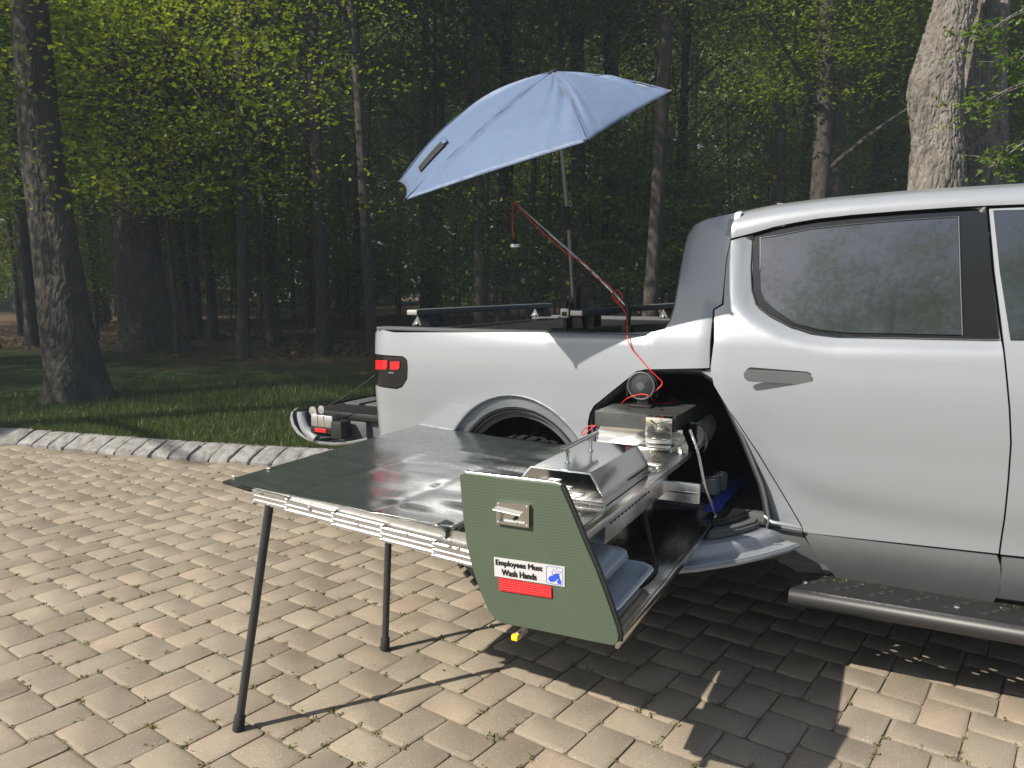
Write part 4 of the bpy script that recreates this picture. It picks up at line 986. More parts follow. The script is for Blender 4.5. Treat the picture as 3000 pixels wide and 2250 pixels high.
bm = bmesh.new(); tube(bm, [(x, .035, z) for x, z in resample(scl(loop, .975), .05)], .013, 8, closed=True); obj('door_seal', bm, rubber, truck, 60)
bm = bmesh.new(); tube(bm, [(x, .018, z) for x, z in resample(scl(loop, 1.0), .05)], .008, 8, closed=True); obj('opening_flange', bm, clad, truck, 60)
# two small grey plates set deep at the head of the tunnel
for k, x in enumerate((-.80, -.70)):
    bm = bmesh.new(); box(bm, (x, 1.0, 1.13), (x+.07, 1.02, 1.20), .004); obj('tunnel_plate', bm, greyp, truck, 30)
# fold-down door, open and level with the sill
tdz = .578
edge = [(-.308, -.015), (-.345, -.10), (-.42, -.225), (-.51, -.35), (-.615, -.47), (-.74, -.57), (-.9, -.63), (-1.06, -.62), (-1.18, -.56), (-1.24, -.44), (-1.25, -.2), (-1.22, .03), (-.42, .03)]
def plate(name, poly, z0, z1, m, par, bev=.006):
    bm = bmesh.new(); prism(bm, [(x, y, z0) for x, y in poly], (0, 0, z1-z0))
    if bev: bmesh.ops.bevel(bm, geom=[e for e in bm.edges], offset=bev, segments=2, affect='EDGES')
    return obj(name, bm, m, par, 40)
se = [tuple(p) for p in smooth_poly(edge, 3)]
tdoor = plate('tunnel_door', edge, tdz-.02, tdz-.004, paint, truck, .004)
def shrink(poly, d):
    out = []; n = len(poly); ar = sum(poly[i][0]*poly[(i+1) % n][1]-poly[(i+1) % n][0]*poly[i][1] for i in range(n)); sg = 1 if ar > 0 else -1
    for i in range(n):
        a = Vector(poly[i-1]); b_ = Vector(poly[i]); c = Vector(poly[(i+1) % n])
        e1 = (b_-a).normalized(); e2 = (c-b_).normalized(); n1 = Vector((-e1.y, e1.x))*sg; n2 = Vector((-e2.y, e2.x))*sg
        m_ = (n1+n2).normalized(); out.append(tuple(b_+m_*d/max(.35, m_.dot(n1))))
    return out
in1 = [(-.385, -.03), (-.43, -.12), (-.51, -.245), (-.60, -.36), (-.74, -.47), (-.9, -.53), (-1.05, -.52), (-1.14, -.47), (-1.17, -.2), (-1.15, .0), (-.44, .0)]
bm = bmesh.new(); N = len(in1)
rr_ = [[bm.verts.new((x, y, z)) for x, y in shrink(in1, d)] for d, z in ((0, tdz-.004), (.004, tdz+.028), (.010, tdz+.040), (.026, tdz+.045))]
for A, B in zip(rr_, rr_[1:]):
    for i in range(N): bm.faces.new((A[i], A[(i+1) % N], B[(i+1) % N], B[i]))
bm.faces.new(rr_[-1]); bmesh.ops.recalc_face_normals(bm, faces=bm.faces[:]); obj('door_pan', bm, paint, tdoor, 55)
plate('door_bin', [(-.625, .0), (-.625, -.30), (-.575, -.245), (-.52, -.16), (-.475, -.07), (-.47, .0)], tdz+.043, tdz+.078, clad, tdoor, .010)
plate('door_bin_lid', [(-.625, .0), (-.625, -.235), (-.585, -.19), (-.54, -.11), (-.52, -.04), (-.52, .0)], tdz+.078, tdz+.108, blackp, tdoor, .010)
bm = bmesh.new(); tube(bm, [(x, y, tdz-.002) for x, y in resample(shrink(edge, .012)[:9], .06)], .004, 6); obj('door_flange', bm, paint, tdoor, 60)

# ================================================================ SLIDE-OUT KITCHEN (stands out of the tunnel towards the viewer)
FYK = -1.34
kit = thing('slide_out_kitchen', 'stainless camp kitchen slid out of the truck side with olive green front', 'camp kitchen', (-.90, -.7, .63))
def K(px, py, y=FYK): p = onY(px, py, y); return (p.x, y, p.z)
pan_px = [(1346, 1392), (1360, 1387), (1500, 1404), (1622, 1418), (1641, 1425), (1670, 1490), (1708, 1583), (1745, 1668), (1780, 1762), (1806, 1838), (1812, 1862), (1810, 1882), (1797, 1891), (1780, 1889), (1600, 1852), (1470, 1826), (1449, 1814), (1428, 1784), (1404, 1727), (1382, 1660), (1366, 1590), (1355, 1500)]
pp = [K(*p) for p in pan_px]
bm = bmesh.new(); prism(bm, pp, (0, .022, 0)); bmesh.ops.bevel(bm, geom=[e for e in bm.edges if abs(e.verts[0].co.y-e.verts[1].co.y) < 1e-4], offset=.0015, segments=1, affect='EDGES')
panel = obj('front_panel', bm, olive, kit, 20)
bm = bmesh.new(); tube(bm, [(p[0], FYK+.010, p[2]+.002) for p in pp[1:5]], .0055, 8); obj('top_edge_trim', bm, polish, panel, 60)
bm = bmesh.new(); tube(bm, [(p[0]+.003, FYK+.012, p[2]+.001) for p in pp[4:12]], .0075, 8); obj('side_edge_trim', bm, rubber, panel, 60)
bm = bmesh.new(); prism(bm, [(p[0]+.005, FYK+.018, p[2]) for p in pp[4:8]]+[(p[0]-.012, FYK+.018, p[2]) for p in pp[4:8][::-1]], (0, .006, 0)); obj('edge_plate', bm, alu, panel, 30)
# pull latch
hl = [K(*p) for p in [(1460, 1467), (1555, 1478), (1555, 1544), (1459, 1530)]]
def q2d(c, u, v):            # bilinear in the latch / sign quads
    a, b_, c_, d = [Vector(x) for x in c]; return (a*(1-u)+b_*u)*(1-v)+(d*(1-u)+c_*u)*v
bm = bmesh.new()
o4 = [q2d(hl, u, v) for u, v in ((0, 0), (1, 0), (1, 1), (0, 1))]; i4 = [q2d(hl, u, v) for u, v in ((.12, .30), (.88, .30), (.88, .86), (.12, .86))]
fo = [bm.verts.new(p-Vector((0, .012, 0))) for p in o4]; fi = [bm.verts.new(p-Vector((0, .0125, 0))) for p in i4]; bo = [bm.verts.new(p) for p in o4]; bi = [bm.verts.new(p-Vector((0, .0015, 0))) for p in i4]
for i in range(4):
    j = (i+1) % 4; bm.faces.new((fo[i], fo[j], fi[j], fi[i])); bm.faces.new((fo[i], bo[i], bo[j], fo[j])); bm.faces.new((fi[i], fi[j], bi[j], bi[i]))
bm.faces.new(bi); bmesh.ops.recalc_face_normals(bm, faces=bm.faces[:]); latch = obj('pull_latch', bm, polish, panel, 20)
bm = bmesh.new(); prism(bm, [q2d(hl, u, v)-Vector((0, .0262, 0)) for u, v in ((-.04, .27), (.80, .39), (.80, .46), (-.04, .34))], (0, .004, 0)); prism(bm, [q2d(hl, u, v)-Vector((0, .006, 0)) for u, v in ((.0, .12), (.84, .24), (.84, .30), (.0, .18))], (0, .002, 0)); prism(bm, [q2d(hl, .0, .18)-Vector((0, .013, 0)), q2d(hl, .84, .30)-Vector((0, .013, 0)), q2d(hl, .80, .40)-Vector((0, .026, 0)), q2d(hl, -.04, .28)-Vector((0, .026, 0))], (0, -.001, -.002))
obj('pull_lever', bm, alud, latch, 0)
for u, v in ((.06, .08), (.94, .08), (.94, .92), (.06, .92)):
    p = q2d(hl, u, v); bm = bmesh.new(); lathe(bm, (p.x, p.y-.012, p.z), [(.0005, -.0022), (.003, -.0015), (.0036, 0)], 10, 'Y'); obj('screw', bm, alu, latch, 30)
p = q2d(hl, .55, .70); bm = bmesh.new(); lathe(bm, (p.x, p.y-.002, p.z), [(.001, -.009), (.005, -.008), (.005, .002)], 12, 'Y'); obj('latch_pin', bm, blackp, latch, 30)
# sign and reflector
sg = [K(*p) for p in [(1448, 1631), (1655, 1660), (1655, 1719), (1450, 1687)]]
sg = [Vector(p) for p in sg]; ux = (sg[1]-sg[0]).normalized(); sw = (sg[1]-sg[0]).length; uz = (sg[0]-sg[3]).normalized(); sh = (sg[0]-sg[3]).length
bm = bmesh.new(); prism(bm, [p-Vector((0, .0022, 0)) for p in sg], (0, .0015, 0)); sign = obj('sign', bm, signm, panel, 0); sign['label'] = 'silver sign reading Employees Must Wash Hands'
def sp(u, v, d=.0028): p = q2d(sg, u, v); return Vector((p.x, p.y-d, p.z))
nrm_ = ux.cross(uz)
def txm(c): return Matrix.Translation(c) @ Matrix((ux, uz, ux.cross(uz))).transposed().to_4x4()
for line_, vv, wf, hf in (('Employees Must', .28, .665, .355), ('Wash Hands', .72, .495, .305)):
    for k_, (dx_, dv_) in enumerate(((0, 0), (-.0010, .008), (.0010, -.008), (.0006, .012), (-.0006, -.012))):
        o = textobj('lettering', line_, .04, Matrix.Identity(4), inkm, sign, 0, 1.0, .0002); me = o.data
        xs2 = [v.co.x for v in me.vertices]; ys2 = [v.co.y for v in me.vertices]; w2 = max(xs2)-min(xs2); h2 = max(ys2)-min(ys2)
        mt = txm(sp(.362+dx_/sw, vv+dv_, .0040-.00025*k_)) @ Matrix.Diagonal((wf*sw/w2, hf*sh/h2, 1, 1)) @ Matrix.Translation((-(max(xs2)+min(xs2))/2, -(max(ys2)+min(ys2))/2, 0))
        me.transform(mt)
bm = bmesh.new()
fr = []
for k in range(24):
    a = 2*math.pi*k/24; cx = .085*math.copysign(1, math.cos(a)); cy = .36*math.copysign(1, math.sin(a)); fr.append(sp(.862+cx+.028*math.cos(a), .50+cy+.07*math.sin(a)))
tube(bm, fr, .0006, 4, closed=True); obj('icon_frame', bm, blueink, sign, 0)
hand1 = [(.775, .70), (.800, .55), (.835, .52), (.855, .44), (.880, .40), (.893, .44), (.880, .50), (.905, .47), (.912, .53), (.895, .58), (.915, .57), (.918, .63), (.895, .67), (.880, .76), (.845, .82), (.800, .84)]
hand2 = [(.948, .90), (.955, .74), (.935, .62), (.930, .50), (.912, .36), (.900, .36), (.908, .47), (.895, .36), (.886, .40), (.903, .54), (.922, .60), (.912, .70), (.895, .80), (.905, .86)]
for h in (hand1, hand2):
    bm = bmesh.new(); prism(bm, [sp(*p) for p in h], (0, -.0004, 0)); obj('hand_icon', bm, blueink, sign, 0)
for u, v in ((.83, .34), (.85, .22), (.875, .30), (.89, .16), (.915, .26), (.93, .38), (.835, .44), (.945, .30)):
    p = sp(u, v); bm = bmesh.new(); lathe(bm, tuple(p), [(.0001, -.0003), (.0017, -.0002), (.0017, 0)], 10, 'Y'); obj('bubble_icon', bm, blueink, sign, 0)
rf = [Vector(K(*p)) for p in [(1464, 1691), (1617, 1718), (1618, 1751), (1465, 1728)]]
bm = bmesh.new(); prism(bm, [p-Vector((0, .005, 0)) for p in rf], (0, .0045, 0)); ref = obj('red_reflector', bm, redl, panel, 0)
bm = bmesh.new()
for i in range(24):
    for j in range(5):
        p = q2d(rf, (i+.7)/24.4, (j+.7)/5.4)-Vector((0, .005, 0)); s_ = .0026
        v = [bm.verts.new(p+Vector((dx*s_, 0, dz*s_))) for dx, dz in ((-1, -.8), (1, -.8), (1, .8), (-1, .8))]; tp = bm.verts.new(p-Vector((0, .0018, 0)))
        for k in range(4): bm.faces.new((v[k], v[(k+1) % 4], tp))
o = obj('reflector_prisms', bm, redl, ref, 0); o['kind'] = 'stuff'
# frame, tray and counter
CX0, CX1, CZ = -1.115, -.740, .926
def bx(name, a, b_, m, par=kit, bev=.002, sm=30):
    bm = bmesh.new(); box(bm, a, b_, bev); return obj(name, bm, m, par, sm)
ctr = bx('counter_top', (CX0, FYK+.024, CZ-.008), (CX1, -.15, CZ), steel)
bx('counter_flange', (CX1-.002, FYK+.026, CZ-.020), (CX1+.002, -.10, CZ+.001), alu, ctr, .0005)
bx('tray_floor', (-1.02, FYK+.024, .640), (-.640, .50, .646), steel)
bx('tray_lip', (-.642, FYK+.026, .628), (-.630, .30, .654), steel, kit, .003)
bx('tray_lip', (-1.03, FYK+.026, .69), (-1.02, .30, .70), steel, kit, .003)
bx('side_panel', (CX0+.03, FYK+.03, .87), (CX0+.042, -.2, CZ-.01), alud)
ub = bx('under_counter_housing', (-1.02, -1.050, .818), (-.768, -.36, CZ-.012), alu, kit, .004)
for k in range(12):
    y = -1.012+k*.036; bx('vent_slot', (-.770, y, .871), (-.766, y+.021, .880), blackp, ub, .0008)
bx('burner_support', (-.98, -1.22, .72), (-.83, -1.02, .815), alu, kit, .003)
bx('drawer_slide', (-.80, -.42, .80), (-.50-.13, -.40, .875), alu, kit, .004); bx('drawer_slide', (-.80, -.423, .835), (-.63, -.417, .843), polish, kit, .001)
# riser and black box
bx('riser', (-1.135, -.155, CZ), (-.765, -.145, 1.022), polish, kit, .001)
bm = bmesh.new(); prism(bm, [(-.770, -.150, CZ+.001), (-.742, -.150, CZ+.001), (-.742, -.149, CZ+.03), (-.775, -.149, 1.03)], (0, .16, 0)); obj('riser_return', bm, polish, kit, 20)
bbx = bx('black_shelf_box', (-1.128, -.200, 1.018), (-.785, .50, 1.083), slate, kit, .005)
bx('side_web', (-.80, -.14, .93), (-.79, .45, 1.02), inner)
# grill opening rim behind the lid
bm = bmesh.new(); tube(bm, [(-.785, -.54, CZ+.006), (-.768, -.50, CZ+.006), (-.775, -.42, CZ+.006), (-.86, -.40, CZ+.006), (-1.04, -.40, CZ+.006), (-1.06, -.46, CZ+.006)], .005, 6); obj('griddle_rim', bm, polish, ctr, 60)
bx('griddle_water', (-1.03, -.54, CZ+.001), (-.79, -.43, CZ+.004), glassm, ctr, 0, 0)
bx('front_gutter', (-1.06, -1.30, CZ+.001), (-.77, -1.07, CZ+.004), steel, ctr, .001)
# strut of bent wire rod, strap, knob
wire('support_rod', [onX_ for onX_ in [(-.735, -.16, 1.03), (-.70, -.15, .93), (-.672, -.14, .80), (-.648, -.10, .71), (-.636, -.07, .66)]], .0062, alu, kit, 10)
bm = bmesh.new(); lathe(bm, (-.634, -.065, .655), [(.002, -.02), (.014, -.018), (.016, 0), (.012, .016), (.003, .02)], 16, 'Z'); obj('rod_knuckle', bm, polish, kit, 40)
wire('strap', [(-.74, -.12, 1.05), (-.70, -.08, 1.03), (-.685, -.06, .97), (-.70, -.06, .92)], .005, rubber, kit)
bx('edging', (-.70, -.03, .662), (-.635, .58, .668), bluem, kit, .001)
bm = bmesh.new(); lathe(bm, (-.92, -1.31, .618), [(.002, -.04), (.011, -.038), (.011, .01)], 12, 'Y'); hp = obj('leg_socket', bm, alu, kit, 40)
bm = bmesh.new(); box(bm, (-.931, -1.366, .611), (-.911, -1.350, .627), .003); obj('yellow_cap', bm, yellowp, hp, 30)

# ---- things standing in and on the kitchen
t_ = thing('grill_lid', 'stainless grill lid with sloping sides and bar handle on the counter', 'grill lid', (-.93, -.8, CZ))
def sec(y): return [(-1.085, y, CZ+.002), (-1.085, y, CZ+.035), (-1.028, y, 1.030), (-.828, y, 1.030), (-.785, y, CZ+.040), (-.782, y, CZ+.002)]
bm = bmesh.new(); A = [bm.verts.new(p) for p in sec(-1.030)]; B = [bm.verts.new(p) for p in sec(-.555)]
for i in range(6): bm.faces.new((A[i], B[i], B[(i+1) % 6], A[(i+1) % 6]))
bm.faces.new(A); bm.faces.new(B[::-1]); bmesh.ops.recalc_face_normals(bm, faces=bm.faces[:]); bmesh.ops.bevel(bm, geom=bm.edges[:], offset=.0025, segments=2, affect='EDGES'); lid = obj('lid', bm, mirror, t_, 25)
bm = bmesh.new(); tube(bm, sec(-1.032)[1:5], .0035, 6); obj('lid_rim', bm, alu, lid, 40)
bm = bmesh.new(); box(bm, (-1.090, -1.042, CZ-.001), (-.776, -1.028, CZ+.010), .002); obj('lid_flange', bm, steel, lid, 30)
for k in range(3):
    bm = bmesh.new(); vs = box(bm, (-.965+k*.038, -1.042, .993-k*.019), (-.925+k*.038, -1.028, .999-k*.019), .0025); obj('vent_louvre', bm, alu, lid, 30)
bm = bmesh.new(); tube(bm, [(-.945, -.985, 1.083), (-.945, -.66, 1.083)], .008, 14); obj('handle_bar', bm, steel, t_, 60)
for y in (-.93, -.72):
    bm = bmesh.new(); lathe(bm, (-.945, y, 1.030), [(.009, 0), (.009, .004), (.005, .005), (.005, .034), (.0085, .035), (.0085, .039), (.006, .040), (.006, .05)], 16); obj('handle_post', bm, polish, t_, 40)
for k in range(5):
    bm = bmesh.new(); lathe(bm, (-.80-.006*k, -.70-.02*(k % 3), .995-.006*k+.0), [(.0005, .004), (.004, .002), (.0045, -.002)], 8); 
    bm.free()
# folding stove of bright sheet steel
st_ = thing('folding_stove', 'small shiny folding stove of slotted sheet steel beside the riser', 'camp stove', (-.82, -.27, CZ))
a_ = onZ(1955, 1345, CZ); 
fx0, fx1, fyy, fz0, fz1 = -.905, -.808, -.225, CZ+.012, CZ+.105
w0 = K(1892, 1222, -.24); w1 = K(1967, 1303, -.24); fx0, fz1, fx1, fz0 = w0[0], w0[2], w1[0], w1[2]; fyy = -.24
bm = bmesh.new(); box(bm, (fx0, fyy, fz0), (fx1, fyy+.003, fz1), .001); pl_ = obj('front_plate', bm, polish, st_, 20)
bm = bmesh.new(); prism(bm, [(fx0, fyy, fz1), (fx1, fyy, fz1), (fx1, fyy+.03, fz1+.004), (fx0, fyy+.03, fz1+.004)], (0, 0, .0015)); obj('top_flap', bm, polish, pl_, 0)
for k in range(4):
    x = fx0+(.25+.17*k)*(fx1-fx0); bm = bmesh.new(); box(bm, (x, fyy-.0012, fz1-.042), (x+.002, fyy+.001, fz1-.026)); box(bm, (x-.008, fyy-.0012, fz1-.028), (x+.002, fyy+.001, fz1-.026)); obj('slot', bm, blackp, pl_, 0)
for k in range(2):
    x = fx0+(.25+.4*k)*(fx1-fx0); bm = bmesh.new(); box(bm, (x, fyy-.004, fz0+.012), (x+.018, fyy, fz0+.020), .0015); obj('bright_tab', bm, polish, pl_, 0)
    bm = bmesh.new(); box(bm, (x, fyy-.0012, fz0+.030), (x+.014, fyy+.001, fz0+.032)); obj('slot', bm, blackp, pl_, 0)
bm = bmesh.new(); box(bm, (fx0-.02, -.30, fz0-.010), (fx1+.012, -.19, fz0-.003), .001); bpl = obj('base_plate', bm, polish, st_, 20)
bm = bmesh.new(); prism(bm, [(fx1+.012, -.30, fz0-.012), (fx1+.030, -.20, fz0+.012), (fx1+.030, -.20, fz0-.004), (fx1+.012, -.30, fz0-.020)], (.002, 0, 0)); obj('side_wing', bm, alu, bpl, 0)
wire('wire_clip', [(fx0+.02, fyy-.004, fz1-.01), (fx0+.04, fyy-.007, fz1-.022), (fx0+.07, fyy-.007, fz1-.014), (fx1-.004, fyy-.004, fz1-.006)], .002, blackp, pl_)
# paper towel roll under the shelf
RX, _, RZ = onY(2016, 1272, .20)
pt = thing('paper_towel_roll', 'white paper towel roll hung beside the black shelf', 'paper towels', (-.72, 0, 1.0))
bm = bmesh.new(); lathe(bm, (RX, .30, RZ), [(.018, -.0995), (.02, -.1), (.068, -.1), (.070, -.098), (.070, .16), (.02, .16)], 40, 'Y'); obj('roll', bm, paperm, pt, 40)
bm = bmesh.new(); tube(bm, [(RX, .16, RZ), (RX, .5, RZ)], .012, 12); obj('core', bm, bark if False else greyp, pt, 60)
bm = bmesh.new(); prism(bm, [(RX+.055, .21, RZ-.044), (RX+.058, .21, RZ-.044), (RX+.05, .21, RZ-.066), (RX+.047, .21, RZ-.066)], (0, .24, 0)); obj('loose_sheet', bm, paperm, pt, 0)
# fan
fc = onY(1878, 1131, -.02); fn_ = thing('clip_fan', 'round black caged fan standing on the dark shelf box', 'fan', (fc.x, fc.y, 1.083))
R_ = .058
bm = bmesh.new(); tube(bm, [(fc.x+R_*math.cos(a), fc.y, fc.z+R_*math.sin(a)) for a in [2*math.pi*k/36 for k in range(36)]], .0045, 8, closed=True); cage = obj('cage_ring', bm, fanm, fn_, 60)
bm = bmesh.new(); lathe(bm, (fc.x, fc.y+.004, fc.z), [(R_-.004, 0), (R_+.004, .004), (R_+.003, .035), (R_-.01, .044), (.01, .046)], 36, 'Y'); obj('housing', bm, blackp, fn_, 40)
for k in range(36):
    a = 2*math.pi*k/36; bm = bmesh.new(); tube(bm, [(fc.x+.018*math.cos(a), fc.y-.008, fc.z+.018*math.sin(a)), (fc.x+.04*math.cos(a+.05), fc.y-.007, fc.z+.04*math.sin(a+.05)), (fc.x+R_*math.cos(a+.09), fc.y, fc.z+R_*math.sin(a+.09))], .0011, 4); obj('cage_wire', bm, fanm, cage, 60)
bm = bmesh.new(); lathe(bm, (fc.x, fc.y-.006, fc.z), [(.001, -.005), (.017, -.004), (.019, 0), (.019, .004)], 24, 'Y'); obj('hub', bm, fanm, fn_, 40)
for k in range(5):
    a = 2*math.pi*k/5; bm = bmesh.new(); c = Vector((fc.x, fc.y+.012, fc.z)); e1 = Vector((math.cos(a), .0, math.sin(a))); e2 = Vector((-math.sin(a), .35, math.cos(a)))
    prism(bm, [c+e1*.012-e2*.006, c+e1*.048-e2*.014, c+e1*.048+e2*.018, c+e1*.012+e2*.008], (0, .002, 0)); obj('fan_blade', bm, blackp, fn_, 0)
bm = bmesh.new(); tube(bm, spline([(fc.x-R_-.008, fc.y+.02, fc.z-.05), (fc.x-R_-.010, fc.y+.02, fc.z), (fc.x-R_*.75, fc.y+.02, fc.z+R_*.8), (fc.x, fc.y+.02, fc.z+R_+.010), (fc.x+R_*.75, fc.y+.02, fc.z+R_*.8), (fc.x+R_+.01, fc.y+.02, fc.z), (fc.x+R_+.006, fc.y+.02, fc.z-.05)], 4), .004, 6); obj('stand_hoop', bm, blackp, fn_, 60)
bm = bmesh.new(); box(bm, (fc.x-.045, fc.y-.02, 1.0835), (fc.x+.05, fc.y+.06, 1.096), .004); box(bm, (fc.x-.02, fc.y+.006, 1.09), (fc.x+.03, fc.y+.05, fc.z-.03), .005); obj('stand', bm, blackp, fn_, 30)
# red wires on the shelf and riser
def rwire(lb, pts, r=.0024):
    bm = bmesh.new(); tube(bm, spline(pts, 8), r, 7); tag(obj('wire', bm, redw, None, 60), lb, 'wire')
def SZ(px, py, z): p = onZ(px, py, z); return (p.x, p.y, p.z)
rwire('red wire humped across the top of the dark shelf box', [SZ(1821, 1182, 1.0855), K(1840, 1166, -.12), K(1880, 1155, -.12), K(1905, 1163, -.12), SZ(1922, 1182, 1.0865), SZ(1955, 1181, 1.0865), SZ(1985, 1177, 1.0865), SZ(1982, 1170, 1.0865), SZ(1957, 1166, 1.0865)])
rwire('red wire looped at the left end of the steel riser', [K(1750, 1246, -.17), K(1722, 1250, -.18), K(1706, 1264, -.18), K(1708, 1274, -.18), K(1725, 1262, -.18), K(1738, 1251, -.18), K(1751, 1247, -.17)])
bm = bmesh.new(); tube(bm, spline([K(1751, 1248, -.165), K(1744, 1262, -.165), K(1744, 1290, -.165)], 4), .002, 6); tag(obj('wire', bm, bluem, None, 60), 'thin blue wire running down the left end of the riser', 'wire')
# nested collapsible tubs, cable, cups
def rrect(cx, cy, hx, hy, r, n=5):
    o_ = []
    for sx, sy, a0 in ((1, 1, 0), (-1, 1, 90), (-1, -1, 180), (1, -1, 270)):
        for k in range(n+1): a = math.radians(a0+90*k/n); o_.append((cx+sx*(hx-r)+r*math.cos(a), cy+sy*(hy-r)+r*math.sin(a)))
    return o_
def tub(name, lb, cx, cy, hx, hy, z0, z1, m, lid_m=None, kind='tub'):
    t_ = thing(name, lb, kind, (cx, cy, z0))
    bm = bmesh.new(); prev = None
    for dx, z in ((-.035, z0), (-.026, z0+.01), (-.022, z0+(z1-z0)*.45), (-.012, z0+(z1-z0)*.5), (-.008, z1-.012), (.004, z1-.010), (.010, z1-.004), (.006, z1+.001), (-.006, z1), (-.012, z1-.012), (-.03, z0+.02)):
        r_ = [bm.verts.new((x, y, z)) for x, y in rrect(cx, cy, hx+dx, hy+dx, .055+dx*.5)]
        if prev:
            for i in range(len(r_)): bm.faces.new((prev[i], prev[(i+1) % len(r_)], r_[(i+1) % len(r_)], r_[i]))
        else: bm.faces.new(r_[::-1])
        prev = r_
    bm.faces.new(prev); bmesh.ops.recalc_face_normals(bm, faces=bm.faces[:]); obj('body', bm, m, t_, 50)
    if lid_m:
        bm = bmesh.new(); prev = None
        for dx, z in ((.004, z1+.001), (.006, z1+.010), (-.004, z1+.014), (-.02, z1+.013), (-.026, z1+.018), (-.05, z1+.02)):
            r_ = [bm.verts.new((x, y, z)) for x, y in rrect(cx, cy, hx+dx, hy+dx, .055+dx*.5)]
            if prev:
                for i in range(len(r_)): bm.faces.new((prev[i], prev[(i+1) % len(r_)], r_[(i+1) % len(r_)], r_[i]))
            prev = r_
        bm.faces.new(prev); bmesh.ops.recalc_face_normals(bm, faces=bm.faces[:]); l_ = obj('lid', bm, lid_m, t_, 50)
        bm = bmesh.new(); lathe(bm, (cx+.03, cy-.06, z1+.02), [(.0005, .004), (.012, .003), (.014, 0)], 16); obj('lid_vent', bm, white, l_, 40)
    return t_
tub('wash_tub', 'grey and white collapsible wash tub lying in the kitchen tray', -.835, -1.06, .165, .21, .647, .705, white)
tub('storage_tub', 'smaller lidded grey tub stacked inside the wash tub', -.86, -1.03, .115, .15, .672, .745, greyp, white)
wire('cable', [(-.80, -.52, .83), (-.79, -.58, .80), (-.74, -.68, .74), (-.69, -.78, .67), (-.70, -.86, .655), (-.75, -.86, .653), (-.79, -.78, .653), (-.77, -.70, .655), (-.72, -.68, .655), (-.69, -.76, .656), (-.70, -.90, .655), (-.78, -.96, .653)], .0065, rubber)
tag(COL.objects['cable'] if 'cable' in COL.objects else bpy.data.objects['cable'], 'thick black cable coiled on the steel tray', 'cable')
for k, (px, py, r, h, lb) in enumerate([(2090, 1446, .029, .072, 'front steel cup on the blue edged tray'), (2112, 1433, .029, .075, 'rear steel cup nearest the tunnel wall'), (2070, 1440, .026, .060, 'half hidden steel cup behind the support rod')]):
    p = onZ(px, py, .669); t_ = thing('steel_cup', lb, 'cup', tuple(p))
    bm = bmesh.new(); lathe(bm, tuple(p), [(r*.9, 0), (r*.95, .003), (r, h*.45), (r*1.0, h*.5), (r*1.02, h), (r*.98, h), (r*.9, h*.2), (.002, h*.19)], 28); obj('body', bm, greyp, t_, 40)
    bm = bmesh.new(); tube(bm, [(p.x+r*1.02*math.cos(a), p.y+r*1.02*math.sin(a), p.z+h) for a in [2*math.pi*i/24 for i in range(24)]], .0018, 6, closed=True); obj('rim', bm, polish, t_, 60)

# ================================================================ FOLD-OUT TABLE
tb = thing('side_table', 'fold-out table with dark green vinyl top on round charcoal legs', 'table', (-1.9, -.9, 0))
A0 = Vector((-2.165, -1.248, .900)); A1 = Vector((-1.200, -1.248, .868)); B0 = Vector((-2.150, .015, .908)); B1 = Vector((-1.110, .015, .872))
bm = bmesh.new(); NX, NY = 60, 60; G = []
hs = lambda u, v: -.010*math.sin(math.pi*u)*(.6+.4*math.sin(math.pi*v)) + .0050*math.sin(11*v+4.0*u)*sstep(u, .3, .9) + .0030*math.sin(27*v-3*u+1.5*math.sin(5*u))*sstep(u, .35, .9) + .0012*math.sin(61*v+9*u)*sstep(u, .4, .8) + .004*math.exp(-((u-.33)/.02)**2)*.5 + .0035*math.exp(-((v-.38)/.015)**2)*.6 + .0035*math.exp(-((v-.72)/.015)**2)*.6 - .003*math.exp(-((u-.68)/.02)**2)
for i in range(NX+1):
    u = i/NX; r_ = []
    for j in range(NY+1):
        v = j/NY; p = (A0*(1-u)+A1*u)*(1-v)+(B0*(1-u)+B1*u)*v
        z = p.z+hs(u, v); y = p.y+.012*math.sin(math.pi*u)*(1-v)*(1-v)
        if u < .06 and v < .12: z -= 0
        r_.append(bm.verts.new((p.x, y, z)))
    G.append(r_)
for i in range(NX):
    for j in range(NY): bm.faces.new((G[i][j], G[i+1][j], G[i+1][j+1], G[i][j+1]))
# hem hanging at the front edge and left edge
for i in range(NX):
    a, b_ = G[i][0].co, G[i+1][0].co
be = [e for e in bm.edges if len(e.link_faces) == 1 and ((e.verts[0].co.y < -1.2 and e.verts[1].co.y < -1.2) or (e.verts[0].co.x < -2.14 and e.verts[1].co.x < -2.14))]
r = bmesh.ops.extrude_edge_only(bm, edges=be)
for g_ in r['geom']:
    if isinstance(g_, bmesh.types.BMVert): g_.co.z -= .012; g_.co.y += .004 if g_.co.y < -1.2 else 0
top_ = obj('vinyl_top', bm, vinyl, tb, 60)
sm = top_.modifiers.new('thick', 'SOLIDIFY'); sm.thickness = .0025; sm.offset = -1
bm = bmesh.new(); Pf = [Vector((-2.165, -1.250, .899)), Vector((-2.12, -1.256, .892)), Vector((-2.06, -1.256, .892)), Vector((-2.02, -1.252, .892)), Vector((-2.055, -1.225, .868)), Vector((-2.10, -1.21, .866))]
prism(bm, Pf, (0, .01, -.002)); obj('folded_corner', bm, rubber, top_, 0)
bm = bmesh.new(); tube(bm, spline([(-1.25, -1.250, .868), (-1.225, -1.252, .862), (-1.212, -1.252, .848), (-1.216, -1.252, .832)], 5), .003, 6)
v0 = spline([(-1.25, -1.252, .870), (-1.222, -1.254, .864), (-1.208, -1.254, .848), (-1.214, -1.254, .828)], 6); v1 = [p+Vector((.006, .05, .004)) for p in v0]
